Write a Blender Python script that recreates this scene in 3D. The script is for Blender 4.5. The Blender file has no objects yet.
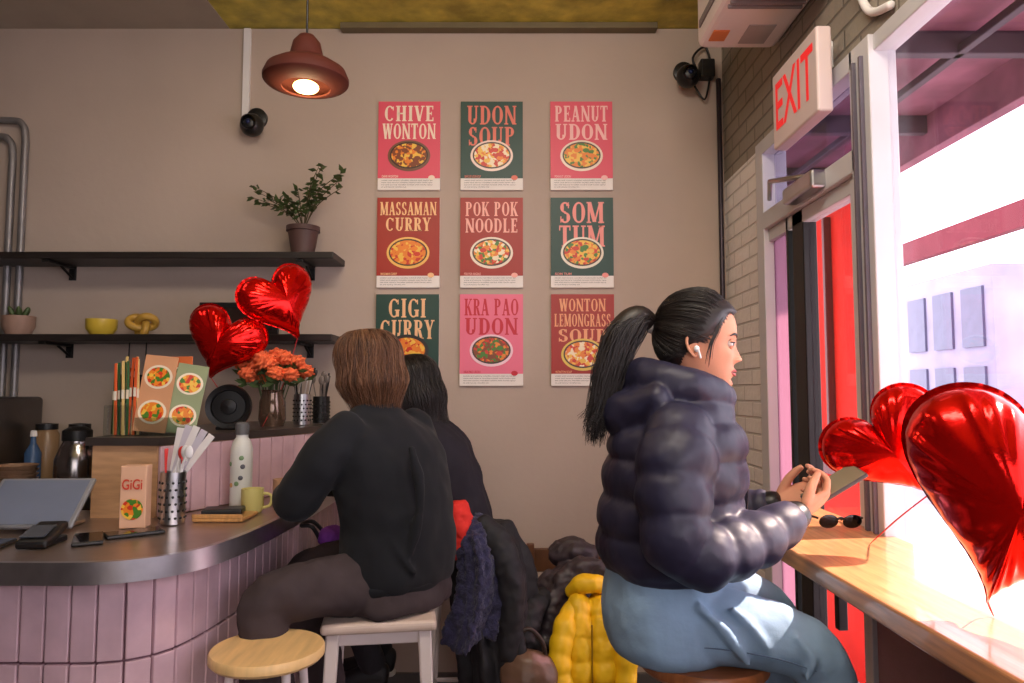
import bpy, bmesh, math, random
from mathutils import Vector, Matrix, Euler
random.seed(7)
pi=math.pi
D=bpy.data
col=bpy.context.scene.collection

# ------------------------------------------------------------ materials
def lin(c):
    out=[]
    for v in c[:3]:
        v=v/255.0
        out.append(v/12.92 if v<=0.04045 else ((v+0.055)/1.055)**2.4)
    return out
_m={}
def M(name,c,rough=.5,metal=0,var=.10,scale=6,bump=0,bscale=60,emit=0,coat=0,sheen=0,stretch=(1,1,1),spec=.5,trans=0,sss=0):
    if name in _m: return _m[name]
    m=D.materials.new(name); m.use_nodes=True
    nt=m.node_tree; b=nt.nodes['Principled BSDF']
    L=lin(c)
    tc=nt.nodes.new('ShaderNodeTexCoord'); mp=nt.nodes.new('ShaderNodeMapping'); mp.inputs['Scale'].default_value=stretch
    nt.links.new(tc.outputs['Object'],mp.inputs['Vector'])
    n=nt.nodes.new('ShaderNodeTexNoise'); n.inputs['Scale'].default_value=scale; n.inputs['Detail'].default_value=4
    nt.links.new(mp.outputs[0],n.inputs['Vector'])
    r=nt.nodes.new('ShaderNodeValToRGB')
    r.color_ramp.elements[0].position=.3; r.color_ramp.elements[1].position=.7
    r.color_ramp.elements[0].color=[max(0,v*(1-var)) for v in L]+[1]
    r.color_ramp.elements[1].color=[min(1,v*(1+var)) for v in L]+[1]
    nt.links.new(n.outputs['Fac'],r.inputs['Fac']); nt.links.new(r.outputs['Color'],b.inputs['Base Color'])
    b.inputs['Roughness'].default_value=rough; b.inputs['Metallic'].default_value=metal
    b.inputs['Specular IOR Level'].default_value=spec
    b.inputs['Coat Weight'].default_value=coat
    b.inputs['Sheen Weight'].default_value=sheen
    b.inputs['Transmission Weight'].default_value=trans
    if sss:
        b.inputs['Subsurface Weight'].default_value=sss; b.inputs['Subsurface Radius'].default_value=(1,.35,.2); b.inputs['Subsurface Scale'].default_value=.008
    if emit:
        b.inputs['Emission Color'].default_value=L+[1]; b.inputs['Emission Strength'].default_value=emit
    if bump:
        n2=nt.nodes.new('ShaderNodeTexNoise'); n2.inputs['Scale'].default_value=bscale; n2.inputs['Detail'].default_value=6
        nt.links.new(mp.outputs[0],n2.inputs['Vector'])
        bp=nt.nodes.new('ShaderNodeBump'); bp.inputs['Strength'].default_value=bump; bp.inputs['Distance'].default_value=.01
        nt.links.new(n2.outputs['Fac'],bp.inputs['Height']); nt.links.new(bp.outputs[0],b.inputs['Normal'])
    _m[name]=m; return m

def brick_mat(name,c1,c2,mort,axis='YZ',bw=.21,bh=.07):
    m=D.materials.new(name); m.use_nodes=True; nt=m.node_tree; b=nt.nodes['Principled BSDF']
    g=nt.nodes.new('ShaderNodeNewGeometry'); s=nt.nodes.new('ShaderNodeSeparateXYZ'); cb=nt.nodes.new('ShaderNodeCombineXYZ')
    nt.links.new(g.outputs['Position'],s.inputs[0])
    nt.links.new(s.outputs[axis[0]],cb.inputs['X']); nt.links.new(s.outputs[axis[1]],cb.inputs['Y'])
    t=nt.nodes.new('ShaderNodeTexBrick'); t.inputs['Scale'].default_value=1
    t.inputs['Brick Width'].default_value=bw; t.inputs['Row Height'].default_value=bh; t.inputs['Mortar Size'].default_value=.007
    t.inputs['Mortar Smooth'].default_value=.6
    t.inputs['Color1'].default_value=lin(c1)+[1]; t.inputs['Color2'].default_value=lin(c2)+[1]; t.inputs['Mortar'].default_value=lin(mort)+[1]
    nt.links.new(cb.outputs[0],t.inputs['Vector']); nt.links.new(t.outputs['Color'],b.inputs['Base Color'])
    n2=nt.nodes.new('ShaderNodeTexNoise'); n2.inputs['Scale'].default_value=35
    nt.links.new(g.outputs['Position'],n2.inputs['Vector'])
    ad=nt.nodes.new('ShaderNodeMath'); ad.operation='MULTIPLY_ADD'; ad.inputs[1].default_value=-1.6
    nt.links.new(t.outputs['Fac'],ad.inputs[0]); nt.links.new(n2.outputs['Fac'],ad.inputs[2])
    bp=nt.nodes.new('ShaderNodeBump'); bp.inputs['Strength'].default_value=.6; bp.inputs['Distance'].default_value=.006
    nt.links.new(ad.outputs[0],bp.inputs['Height']); nt.links.new(bp.outputs[0],b.inputs['Normal'])
    b.inputs['Roughness'].default_value=.6
    return m
def food_mat(name,cols,scale=60):
    if name in _m: return _m[name]
    m=D.materials.new(name); m.use_nodes=True; nt=m.node_tree; b=nt.nodes['Principled BSDF']
    tc=nt.nodes.new('ShaderNodeTexCoord'); v=nt.nodes.new('ShaderNodeTexVoronoi'); v.inputs['Scale'].default_value=scale
    nt.links.new(tc.outputs['Object'],v.inputs['Vector'])
    s=nt.nodes.new('ShaderNodeSeparateColor'); nt.links.new(v.outputs['Color'],s.inputs[0])
    r=nt.nodes.new('ShaderNodeValToRGB'); cr=r.color_ramp; cr.interpolation='CONSTANT'
    cr.elements[0].color=lin(cols[0])+[1]; cr.elements[1].color=lin(cols[-1])+[1]; cr.elements[1].position=(len(cols)-1)/len(cols)
    for i,c in enumerate(cols[1:-1],1):
        e=cr.elements.new(i/len(cols)); e.color=lin(c)+[1]
    nt.links.new(s.outputs[0],r.inputs['Fac']); nt.links.new(r.outputs[0],b.inputs['Base Color']); b.inputs['Roughness'].default_value=.4
    _m[name]=m; return m
def glass_mat(name,tint=(255,255,255),gl=.08,trans=None):
    m=D.materials.new(name); m.use_nodes=True; nt=m.node_tree
    for n in list(nt.nodes): nt.nodes.remove(n)
    o=nt.nodes.new('ShaderNodeOutputMaterial'); a=nt.nodes.new('ShaderNodeBsdfTransparent'); a.inputs[0].default_value=lin(tint)+[1]
    g=nt.nodes.new('ShaderNodeBsdfGlossy'); g.inputs['Roughness'].default_value=.02
    x=nt.nodes.new('ShaderNodeMixShader'); x.inputs[0].default_value=gl
    nt.links.new(a.outputs[0],x.inputs[1]); nt.links.new(g.outputs[0],x.inputs[2])
    last=x
    if trans:
        t=nt.nodes.new('ShaderNodeBsdfTranslucent'); t.inputs[0].default_value=lin(trans)+[1]
        y=nt.nodes.new('ShaderNodeMixShader'); y.inputs[0].default_value=.6
        nt.links.new(x.outputs[0],y.inputs[1]); nt.links.new(t.outputs[0],y.inputs[2]); last=y
    nt.links.new(last.outputs[0],o.inputs[0]); return m

# ------------------------------------------------------------ mesh helpers
def link(o,parent=None):
    col.objects.link(o)
    if parent is not None:
        o.parent=parent; o.matrix_parent_inverse=Matrix.Translation(-Vector(parent.location))
    return o
def E(name,loc=(0,0,0)):
    e=D.objects.new(name,None); e.location=loc; e.empty_display_size=.1; col.objects.link(e); return e
def mesh(name,vf,mat,parent=None,smooth=True,mod=None):
    v,f=vf
    me=D.meshes.new(name); me.from_pydata([tuple(p) for p in v],[],f); me.update()
    bm=bmesh.new(); bm.from_mesh(me); bmesh.ops.recalc_face_normals(bm,faces=bm.faces); bm.to_mesh(me); bm.free()
    if smooth:
        for p in me.polygons: p.use_smooth=True
    me.materials.append(mat)
    o=D.objects.new(name,me); link(o,parent); return o
def join(parts):
    V=[];F=[]
    for v,f in parts:
        k=len(V); V+= [Vector(p) for p in v]; F+=[tuple(i+k for i in q) for q in f]
    return V,F
def boxvf(c,s,rot=None):
    R=rot if rot is not None else Matrix.Identity(3)
    v=[]
    for dx in(-.5,.5):
        for dy in(-.5,.5):
            for dz in(-.5,.5):
                v.append(Vector(c)+R@Vector((dx*s[0],dy*s[1],dz*s[2])))
    f=[(0,1,3,2),(4,6,7,5),(0,4,5,1),(2,3,7,6),(0,2,6,4),(1,5,7,3)]
    return v,f
def box(name,c,s,mat,parent=None,bev=.004,rot=None):
    if rot is not None and not isinstance(rot,Matrix): rot=Euler(rot).to_matrix()
    me=D.meshes.new(name); v,f=boxvf((0,0,0),s); me.from_pydata([tuple(p) for p in v],[],f)
    bm=bmesh.new(); bm.from_mesh(me); bmesh.ops.recalc_face_normals(bm,faces=bm.faces); bm.to_mesh(me); bm.free()
    me.materials.append(mat); o=D.objects.new(name,me)
    if bev:
        b=o.modifiers.new('bev','BEVEL'); b.width=min(bev,min(s)*.4); b.segments=3
    link(o,parent)
    m=Matrix.Translation(c)
    if rot is not None: m=m@rot.to_4x4()
    if parent is not None: o.matrix_basis=m
    else: o.matrix_world=m
    return o
def bb(name,x0,x1,y0,y1,z0,z1,mat,parent=None,bev=.004):
    return box(name,((x0+x1)/2,(y0+y1)/2,(z0+z1)/2),(x1-x0,y1-y0,z1-z0),mat,parent,bev)
def cr(pts,n):
    P=[tuple(p) for p in pts]; out=[]
    k=len(P)
    for i in range(k-1):
        p0=P[max(i-1,0)];p1=P[i];p2=P[i+1];p3=P[min(i+2,k-1)]
        for j in range(n):
            t=j/n
            out.append(tuple(.5*((2*b)+(-a+c)*t+(2*a-5*b+4*c-d)*t*t+(-a+3*b-3*c+d)*t**3) for a,b,c,d in zip(p0,p1,p2,p3)))
    out.append(P[-1]); return out
def loftvf(rings,cap=True,closed=True):
    n=len(rings[0]);V=[p for r in rings for p in r];F=[]
    for i in range(len(rings)-1):
        for j in range(n if closed else n-1):
            a=i*n+j;b=i*n+(j+1)%n
            F.append((a,b,b+n,a+n))
    if cap:
        F.append(tuple(range(n))); F.append(tuple((len(rings)-1)*n+j for j in range(n)))
    return V,F
def limb(pts,rad,n=6,seg=20,rip=None,up=(0,0,1)):
    """tapered tube through joints; rad floats or (side,up) pairs; rip=(period,amp) quilting"""
    rr=[(r,r) if not isinstance(r,tuple) else r for r in rad]
    S=cr([tuple(p)+r for p,r in zip(pts,rr)],n)
    rings=[];L=0;prev=None
    P=[Vector(s[:3]) for s in S]
    N=len(P); u=Vector(up)
    for i,s in enumerate(S):
        t=(P[min(i+1,N-1)]-P[max(i-1,0)]).normalized()
        side=t.cross(u)
        if side.length<.15: side=(prev if prev else t.orthogonal())
        side=(side-t*side.dot(t)).normalized()
        if prev and side.dot(prev)<0: side=-side
        w=side.cross(t).normalized(); prev=side
        if i: L+=(P[i]-P[i-1]).length
        k=0
        if rip: k=rip[1]*(abs(math.sin(pi*L/rip[0]))**.55-.5)
        a,b=s[3]+k,s[4]+k
        rings.append([P[i]+side*(a*math.cos(2*pi*j/seg))+w*(b*math.sin(2*pi*j/seg)) for j in range(seg)])
    def dome(ring,c,d,r):
        out=[]
        for q in (.5,.85):
            f=math.sqrt(1-q*q)
            out.append([c+d*(q*r*.6)+(p-c)*f for p in ring])
        return out
    d0=(P[0]-P[1]).normalized(); d1=(P[-1]-P[-2]).normalized()
    A=dome(rings[0],P[0],d0,S[0][3])[::-1]; B=dome(rings[-1],P[-1],d1,S[-1][3])
    return loftvf(A+rings+B)
def torso(rows,yaw=0,seg=40,n=6,rip=None,pw=.9):
    """rows: (z,cx,cy,depth,width)"""
    S=cr(rows,n); rings=[]
    c,s=math.cos(yaw),math.sin(yaw)
    for (z,cx,cy,a,b) in S:
        k=rip[1]*(abs(math.sin(pi*z/rip[0]))**.55-.5) if rip else 0
        r=[]
        for j in range(seg):
            t=2*pi*j/seg
            ct,st=math.cos(t),math.sin(t)
            x=(a+k)*math.copysign(abs(ct)**pw,ct); y=(b+k)*math.copysign(abs(st)**pw,st)
            r.append(Vector((cx+x*c-y*s,cy+x*s+y*c,z)))
        rings.append(r)
    return loftvf(rings)
def ellips(c,r,rot=(0,0,0),nu=20,nv=14,fn=None):
    R=Euler(rot).to_matrix(); rings=[]
    for i in range(1,nv):
        ph=pi*i/nv
        ring=[]
        for j in range(nu):
            th=2*pi*j/nu
            d=Vector((math.sin(ph)*math.cos(th),math.sin(ph)*math.sin(th),math.cos(ph)))
            k=fn(th,ph) if fn else 1
            ring.append(Vector(c)+R@Vector((d.x*r[0]*k,d.y*r[1]*k,d.z*r[2]*k)))
        rings.append(ring)
    return loftvf(rings)
_tex={}
def fuse(name,parts,mat,parent,voxel=.008,sm=4,disp=None):
    o=mesh(name,join(parts),mat,parent)
    r=o.modifiers.new('rm','REMESH'); r.mode='VOXEL'; r.voxel_size=voxel; r.use_smooth_shade=True
    if sm:
        s=o.modifiers.new('sm','SMOOTH'); s.factor=.5; s.iterations=sm
    if disp:
        for k,(sz,st) in enumerate(disp):
            key='t%g'%sz
            if key not in _tex:
                t=D.textures.new(key,'CLOUDS'); t.noise_scale=sz; t.noise_depth=1; _tex[key]=t
            d=o.modifiers.new('d%d'%k,'DISPLACE'); d.texture=_tex[key]; d.strength=st; d.mid_level=.5; d.texture_coords='LOCAL'
    return o
def lathe(name,prof,loc,mat,parent=None,seg=40,rot=None,thick=0):
    rings=[]
    R=(Euler(rot).to_matrix() if rot else Matrix.Identity(3))
    for r,z in prof:
        rings.append([Vector(loc)+R@Vector((max(r,.0004)*math.cos(2*pi*j/seg),max(r,.0004)*math.sin(2*pi*j/seg),z)) for j in range(seg)])
    o=mesh(name,loftvf(rings),mat,parent)
    e=o.modifiers.new('es','EDGE_SPLIT'); e.split_angle=math.radians(40)
    return o
def tube(name,pts,r,mat,parent=None,n=6,seg=12,smoothp=True):
    P=cr(pts,n) if smoothp and len(pts)>2 else pts
    return mesh(name,limb(P,[r]*len(P),1,seg),mat,parent)
def strands(name,lines,r,mat,parent=None,res=1):
    cu=D.curves.new(name,'CURVE'); cu.dimensions='3D'; cu.bevel_depth=r; cu.bevel_resolution=res; cu.resolution_u=2
    for L in lines:
        sp=cu.splines.new('POLY'); sp.points.add(len(L)-1)
        for i,p in enumerate(L):
            sp.points[i].co=(p[0],p[1],p[2],1); t=i/(len(L)-1); sp.points[i].radius=1-.6*max(0,(t-.7)/.3)
        sp.use_smooth=True
    cu.materials.append(mat)
    o=D.objects.new(name,cu); link(o,parent); return o
def polyvf(pts,z0,z1):
    n=len(pts); v=[Vector((x,y,z0)) for x,y in pts]+[Vector((x,y,z1)) for x,y in pts]
    f=[tuple(range(n)),tuple(range(n,2*n))]+[(i,(i+1)%n,(i+1)%n+n,i+n) for i in range(n)]
    return v,f
def text(name,s,loc,h,w,mat,parent,rot=(pi/2,0,0),off=.012,ext=.0008,align='CENTER'):
    """text fitted to a real height h and width w in metres"""
    cu=D.curves.new(name,'FONT'); cu.body=s; cu.align_x=align; cu.align_y='CENTER'; cu.size=1; cu.offset=off; cu.extrude=0
    cu.materials.append(mat); o=D.objects.new(name,cu); link(o,parent)
    bpy.context.view_layer.update()
    dx,dy=o.dimensions.x,o.dimensions.y
    o.scale=(w/max(dx,.01),h/max(dy,.01),1); o.rotation_euler=rot; o.location=loc
    return o
def serif_word(name,word,x,y,z,h,w,mat,parent):
    """condensed slab-serif lettering built from thick stems, thin arms and serifs; centred at x,z facing -Y"""
    T=.24;t=.085;sv=.07
    def stem(cx): return [(cx-T/2,0,cx+T/2,1),(cx-T*.80,0,cx+T*.80,sv),(cx-T*.80,1-sv,cx+T*.80,1)]
    def thin(cx): return [(cx-t*.8,0,cx+t*.8,1),(cx-T*.6,0,cx+T*.6,sv),(cx-T*.6,1-sv,cx+T*.6,1)]
    def arc(cx,cz,rx,rz,a0,a1,wt=T,wn=t,n=14):
        out=[]
        for i in range(n):
            q=[]
            for a in (a0+(a1-a0)*i/n,a0+(a1-a0)*(i+1)/n):
                c,s=math.cos(a),math.sin(a); k=abs(c)
                q.append(((cx+rx*c,cz+rz*s),(cx+(rx-(wn+(wt-wn)*k))*c,cz+(rz-wn*1.0)*s)))
            out.append([q[0][0],q[1][0],q[1][1],q[0][1]])
        return out
    def diag(x0,z0,x1,z1,wd): return [[(x0-wd/2,z0),(x0+wd/2,z0),(x1+wd/2,z1),(x1-wd/2,z1)]]
    def glyph(c):
        R_=[];P_=[];wd=.86
        if c in('O','D','Q','C','G'):
            if c=='D': R_+=stem(.22); P_+=arc(.35,.5,.47,.5,-pi/2,pi/2); R_+=[(.2,0,.4,t),(.2,1-t,.4,1)]
            elif c=='O': P_+=arc(.43,.5,.41,.5,0,2*pi,n=26)
            else:
                P_+=arc(.43,.5,.41,.5,.75,2*pi-.75,n=22); R_+=[(.68,.70,.76,.95)]
                if c=='G': R_+=[(.56,.05,.80,.42),(.48,.42-sv,.84,.42)]
        elif c=='I': R_+=stem(.24); wd=.48
        elif c=='H': R_+=stem(.22)+stem(.72)+[(.22,.5-t/2,.72,.5+t/2)]; wd=.94
        elif c=='N': R_+=thin(.16)+thin(.78); P_+=diag(.16,1,.74,0,T*1.0); wd=.94
        elif c=='M': R_+=thin(.14)+stem(.92); P_+=diag(.18,1,.5,.05,T)+diag(.52,.05,.86,1,t*1.3); wd=1.14
        elif c=='W': P_+=diag(.14,1,.36,0,T)+diag(.36,0,.56,1,t*1.3)+diag(.58,1,.80,0,T)+diag(.80,0,1.0,1,t*1.3); R_+=[(0,1-sv,.32,1),(.44,1-sv,.74,1),(.86,1-sv,1.12,1)]; wd=1.12
        elif c=='V': P_+=diag(.16,1,.44,0,T)+diag(.44,0,.72,1,t*1.3); R_+=[(0,1-sv,.34,1),(.56,1-sv,.86,1)]; wd=.86
        elif c=='A': P_+=diag(.42,1,.70,0,T)+diag(.14,0,.40,1,t*1.3); R_+=[(.24,.28,.62,.28+t),(0,0,.30,sv),(.52,0,.88,sv)]; wd=.88
        elif c=='E': R_+=stem(.22)+[(.22,0,.66,t),(.22,1-t,.64,1),(.22,.5-t/2,.52,.5+t/2),(.60,0,.68,.24),(.58,.76,.66,1),(.48,.38,.54,.62)]; wd=.74
        elif c=='L': R_+=stem(.22)+[(.22,0,.64,t),(.58,0,.66,.26)]; wd=.72
        elif c=='T': R_+=stem(.38)+[(.04,1-t,.72,1),(.02,.76,.09,1),(.67,.76,.74,1)]; wd=.78
        elif c=='U': R_+=[(.22-T/2,.3,.22+T/2,1),(.02,1-sv,.42,1),(.72-t,.3,.72+t*.4,1),(.56,1-sv,.86,1)]; P_+=arc(.415,.32,.325,.32,pi,2*pi); wd=.88
        elif c in('P','R'):
            R_+=stem(.22)+[(.22,1-t,.42,1),(.22,.48,.42,.48+t)]; P_+=arc(.38,.74,.34,.26,-pi/2,pi/2)
            if c=='R': P_+=diag(.46,.48,.66,0,T*.95); R_+=[(.52,0,.84,sv)]
            wd=.82
        elif c=='S':
            P_+=arc(.36,.74,.31,.26,.35,1.5*pi,n=16)+arc(.36,.26,.33,.26,-pi/2,pi/2,n=14)+arc(.36,.26,.33,.26,-pi+.3,-pi/2,n=6); R_+=[(.54,.70,.61,.98),(.06,.02,.13,.32)]; P_+=[[(.26,.56),(.40,.56),(.46,.44),(.32,.44)]]; wd=.74
        elif c=='Y': R_+=[(.42-T/2,0,.42+T/2,.46),(.24,0,.60,sv),(0,1-sv,.34,1),(.54,1-sv,.84,1)]; P_+=diag(.42,.42,.17,1,T)+diag(.46,.42,.70,1,t*1.3); wd=.84
        elif c=='K': R_+=stem(.22)+[(.56,1-sv,.86,1),(.54,0,.90,sv)]; P_+=diag(.36,.45,.72,1,t*1.3)+diag(.72,0,.44,.55,T); wd=.88
        else: wd=.4
        return R_,P_,wd
    V=[];F=[];cx_=0;items=[]
    for c in word:
        R_,P_,wd=glyph(c.upper())
        items.append((cx_,R_,P_)); cx_+=wd+.07
    tot=cx_-.07; sx=w/tot; n_=0
    for ox,R_,P_ in items:
        for (a,b,c2,d2) in R_: P_=P_+[[(a,b),(c2,b),(c2,d2),(a,d2)]]
        for q in P_:
            k=len(V); n_+=1; yo=y-.00002*(n_%6)
            V+=[Vector((x-w/2+(ox+p[0])*sx,yo,z-h/2+p[1]*h)) for p in q]; F.append((k,k+1,k+2,k+3))
    return mesh(name,(V,F),mat,parent,False)

# ------------------------------------------------------------ palette
wallm=M('wall_plaster',(180,163,150),.8,var=.06,scale=1.6,bump=.12,bscale=25)
ceilw=M('ceiling_white',(170,160,145),.8,var=.05,bump=.1)
ceily=M('ceiling_olive',(192,178,74),.7,var=.35,scale=9,bump=.5,bscale=30)
floorm=M('floor_concrete',(80,68,62),.45,var=.2,scale=3,bump=.1)
steel=M('steel',(190,188,190),.28,1,var=.06,scale=20)
steeld=M('steel_edge',(205,200,205),.34,1,var=.1,scale=20)
black=M('black_plastic',(18,18,20),.4,var=.1)
blackmetal=M('black_metal',(24,23,24),.45,.4)
white=M('white_plastic',(225,222,222),.4,var=.03)
framew=M('window_frame_white',(196,194,198),.4,var=.06,scale=3)
woodl=M('counter_wood_light',(200,140,94),.30,var=.28,scale=5,stretch=(14,1.2,14),coat=.3,bump=.05,bscale=8)
woodm=M('wood_mid',(190,140,85),.4,var=.2,scale=6,stretch=(12,1.5,1.5),coat=.2)
woodd=M('wood_dark',(98,62,38),.4,var=.3,scale=6,stretch=(1.5,12,1.5))
woodpanel=M('wood_panel',(190,148,110),.45,var=.15,scale=5,stretch=(2,2,14))
ctop=M('counter_top_steel',(170,150,140),.28,.8,var=.15,scale=9,bump=.08,bscale=12)
shelfm=M('shelf_black_wood',(34,28,26),.45,var=.3,scale=8,stretch=(1,10,10))
tilem=M('tile_pink',(210,176,186),.18,var=.12,scale=9,coat=.6,bump=.05,bscale=20)
grout=M('grout',(105,72,82),.8)
red=M('red_paint',(190,30,18),.7,spec=.1)
redcloth=M('ribbon_red',(190,20,25),.5)

# ------------------------------------------------------------ room shell
bb('floor',-3.2,1.12,-2.2,3.65,-.1,0,floorm,bev=0)
bb('wall_back',-3.2,1.12,3.5,3.65,0,3.26,wallm,bev=0)
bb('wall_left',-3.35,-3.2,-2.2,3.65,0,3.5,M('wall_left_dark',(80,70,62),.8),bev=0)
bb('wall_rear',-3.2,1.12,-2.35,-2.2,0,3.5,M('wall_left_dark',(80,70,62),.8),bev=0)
bb('ceiling_left',-3.2,-1.42,-2.2,3.65,3.26,3.4,ceilw,bev=0)
bb('ceiling',-1.42,1.12,-2.2,3.65,3.265,3.4,ceily,bev=0)
bb('trim_ceiling',-.85,.72,3.44,3.5,3.235,3.265,M('trim_dark',(110,98,70),.6),bev=.003)
bb('baseboard_back',-3.2,1.05,3.48,3.5,0,.12,M('baseboard',(90,84,82),.5),bev=.003)
brickw=brick_mat('brick_white_painted',(240,234,230),(232,224,220),(206,198,194))
brickg=brick_mat('brick_grey_painted',(150,140,126),(140,130,118),(112,104,94))
bb('wall_right_brick',1.05,1.12,2.95,3.5,0,2.47,brickw,bev=0)
bb('wall_right_header',1.05,1.12,-2.2,3.5,2.47,3.26,brickg,bev=0)
bb('wall_right_sill',1.05,1.12,-2.2,2.12,0,.98,M('wall_under_window',(150,112,116),.7,bump=.2),bev=0)

w=E('window_1',(1.08,0,1.7))
for nm,a in {'post_far':(1.02,1.10,2.0,2.12,.98,2.47),'post_near':(1.04,1.10,-2.1,-1.98,.98,2.47),'post_mid':(1.04,1.10,.05,.13,.98,2.47),
  'head':(1.035,1.10,-2.1,2.12,2.42,2.47),'sill':(1.035,1.10,-2.1,2.12,.98,1.03)}.items():
    bb(nm,*a,framew,w)
for k,y in enumerate((2.03,2.075)):
    bb('stop_bead_%d'%k,1.008,1.02,y,y+.012,1.05,2.42,M('frame_line_grey',(95,88,100),.4),w,.002)  # darker grey vertical lines along the white window post
bb('glass_pane',1.075,1.081,-1.98,2.0,1.03,2.42,glass_mat('window_glass',(250,248,252),.05),w,0)
d=E('door_1',(1.1,2.5,1.2))
bb('jamb_far',1.02,1.12,2.88,2.96,0,2.47,framew,d)
bb('head',1.02,1.10,2.10,2.96,2.41,2.47,framew,d)
bb('transom_bar',1.02,1.10,2.10,2.9,2.10,2.17,framew,d)
bb('transom_glass',1.07,1.076,2.10,2.9,2.17,2.41,glass_mat('transom_glass',(205,200,215),.08),d,0)
bb('leaf_stile_black',1.04,1.09,2.54,2.64,.02,2.10,blackmetal,d)
bb('leaf_stile_inner',1.04,1.09,2.68,2.70,.02,2.10,blackmetal,d,.002)
bb('leaf_stile_white',1.035,1.09,2.12,2.17,.02,2.10,framew,d)
bb('leaf_glass_pink',1.06,1.066,2.70,2.88,.02,2.10,glass_mat('pink_film_glass',(210,185,200),.05,(150,118,134)),d,0)
bb('leaf_glass',1.06,1.066,2.17,2.54,.02,2.10,glass_mat('door_glass',(240,232,235),.06),d,0)
bb('leaf_rail_bottom',1.04,1.09,2.12,2.88,.02,.22,blackmetal,d)
bb('leaf_rail_top',1.04,1.09,2.12,2.88,2.05,2.10,framew,d)
bb('closer_body',.97,1.03,2.30,2.55,2.11,2.17,steel,d,.012)
tube('closer_arm',[(1.0,2.42,2.18),(.93,2.55,2.20),(1.0,2.75,2.19)],.009,steel,d,smoothp=False)
tube('corner_conduit',[(1.02,3.46,.05),(1.02,3.46,2.98)],.012,M('conduit_dark',(60,52,60),.4,.6),None,smoothp=False)

# exterior
bb('sidewalk_outside',1.25,9,-6,13,-.2,-.02,M('sidewalk',(150,146,152),.8,var=.1),bev=0)
cn=E('street_canopy',(1.6,2,2.6))
can=M('canopy_mauve',(132,84,100),.6,var=.25,spec=.1)
bb('canopy_deck',1.2,1.85,-1.6,5.2,2.66,2.72,can,cn)
for i in range(9): bb('rib_%d'%i,1.2,1.85,-1.4+i*.75,-1.36+i*.75,2.58,2.66,M('canopy_rib',(60,42,55),.6),cn)
bb('rail',1.5,1.53,-1.6,5.2,2.58,2.61,M('canopy_rib',(60,42,55),.6),cn)
bb('fascia',1.83,1.89,-1.6,5.2,2.50,2.74,can,cn)
for k,y in enumerate((-1.5,5.1)): bb('post_%d'%k,1.83,1.89,y,y+.06,-.02,2.6,blackmetal,cn)
rb=E('red_street_booth',(1.8,4.2,1.2))
dred=M('dark_red',(80,12,12),.5)
bb('panel',1.75,1.8,3.4,5.6,-.02,2.45,red,rb)
bb('band',1.70,1.76,3.4,5.6,1.0,1.1,dred,rb)
bb('frame',1.71,1.80,3.36,3.42,-.02,2.5,dred,rb)
for k in range(3): bb('mullion_%d'%k,1.71,1.76,3.55+k*.35,3.58+k*.35,1.1,2.4,dred,rb)
fc=E('street_gantry',(5,7,2))
gm=M('gantry_rose',(110,44,54),.6,spec=.1)
bb('beam',5,5.1,5.0,10.5,3.05,3.32,gm,fc)
for i in range(2): bb('post_%d'%i,5,5.1,5.0+i*5.3,5.15+i*5.3,-.02,3.05,gm,fc)
sb=E('street_building',(7,10,2))
lil=M('facade_lilac',(148,142,164),.8,var=.15,scale=1.5,spec=.1)
bb('facade',7.0,7.6,10.4,12.9,-.02,3.3,lil,sb,0)
for i in range(3):
    for j in range(2): bb('shopwindow_%d_%d'%(i,j),6.96,7.0,10.6+i*.75,11.1+i*.75,.9+j*1.2,1.8+j*1.2,M('shop_glass',(84,84,110),.3),sb,0)
bb('low_wall',6.0,6.3,4.5,10.4,-.02,.9,lil,sb,0)

# ------------------------------------------------------------ right counter
rc=E('window_counter',(.92,1,1.03))
bb('top',.70,1.05,-1.0,2.5,1.005,1.05,woodl,rc,.006)
for i,y in enumerate((-.6,.5,1.3,2.3)):
    bb('bracket_v%d'%i,1.02,1.05,y,y+.03,.7,1.005,blackmetal,rc); bb('bracket_h%d'%i,.78,1.05,y,y+.03,.985,1.005,blackmetal,rc,.002)

# ------------------------------------------------------------ left bar
outer=[(-3.18,1.72),(-1.25,1.70),(-.99,1.70),(-.87,1.745),(-.795,1.83),(-.755,1.96),(-.735,2.15),(-.72,2.5),(-.72,3.48)]
path=[outer[0]]+[p for p in cr(outer[1:-1],6)]+[outer[-1]]
bar=E('bar_counter',(-1,2.3,.5))
mesh('top_slab',polyvf(path+[(-1.35,3.48),(-1.35,2.45),(-3.18,2.45)],1.005,1.048),ctop,bar,False)
def offpath(p,dist):
    out=[]
    for i,a in enumerate(p):
        t=Vector((p[min(i+1,len(p)-1)][0]-p[max(i-1,0)][0],p[min(i+1,len(p)-1)][1]-p[max(i-1,0)][1])).normalized()
        nrm=Vector((-t.y,t.x)); out.append((a[0]+nrm.x*dist,a[1]+nrm.y*dist))
    return out
def strip(p,d0,d1,z0,z1):
    a=offpath(p,d0);b=offpath(p,d1);rings=[]
    for q,r in zip(a,b): rings.append([Vector((q[0],q[1],z0)),Vector((q[0],q[1],z1)),Vector((r[0],r[1],z1)),Vector((r[0],r[1],z0))])
    return loftvf(rings)
pin=[(x,y) for x,y in path]; pin[-1]=(-.72,3.485)
o=mesh('steel_edge',strip(pin,-.006,.012,1.0,1.052),steeld,bar,True); o.modifiers.new('e','EDGE_SPLIT')
mesh('grout_wall',strip(pin,.10,.13,0,1.004),grout,bar,False)
fp=offpath(pin,.095)
tiles=[]
Ls=[0]
for i in range(1,len(fp)): Ls.append(Ls[-1]+math.dist(fp[i],fp[i-1]))
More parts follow.
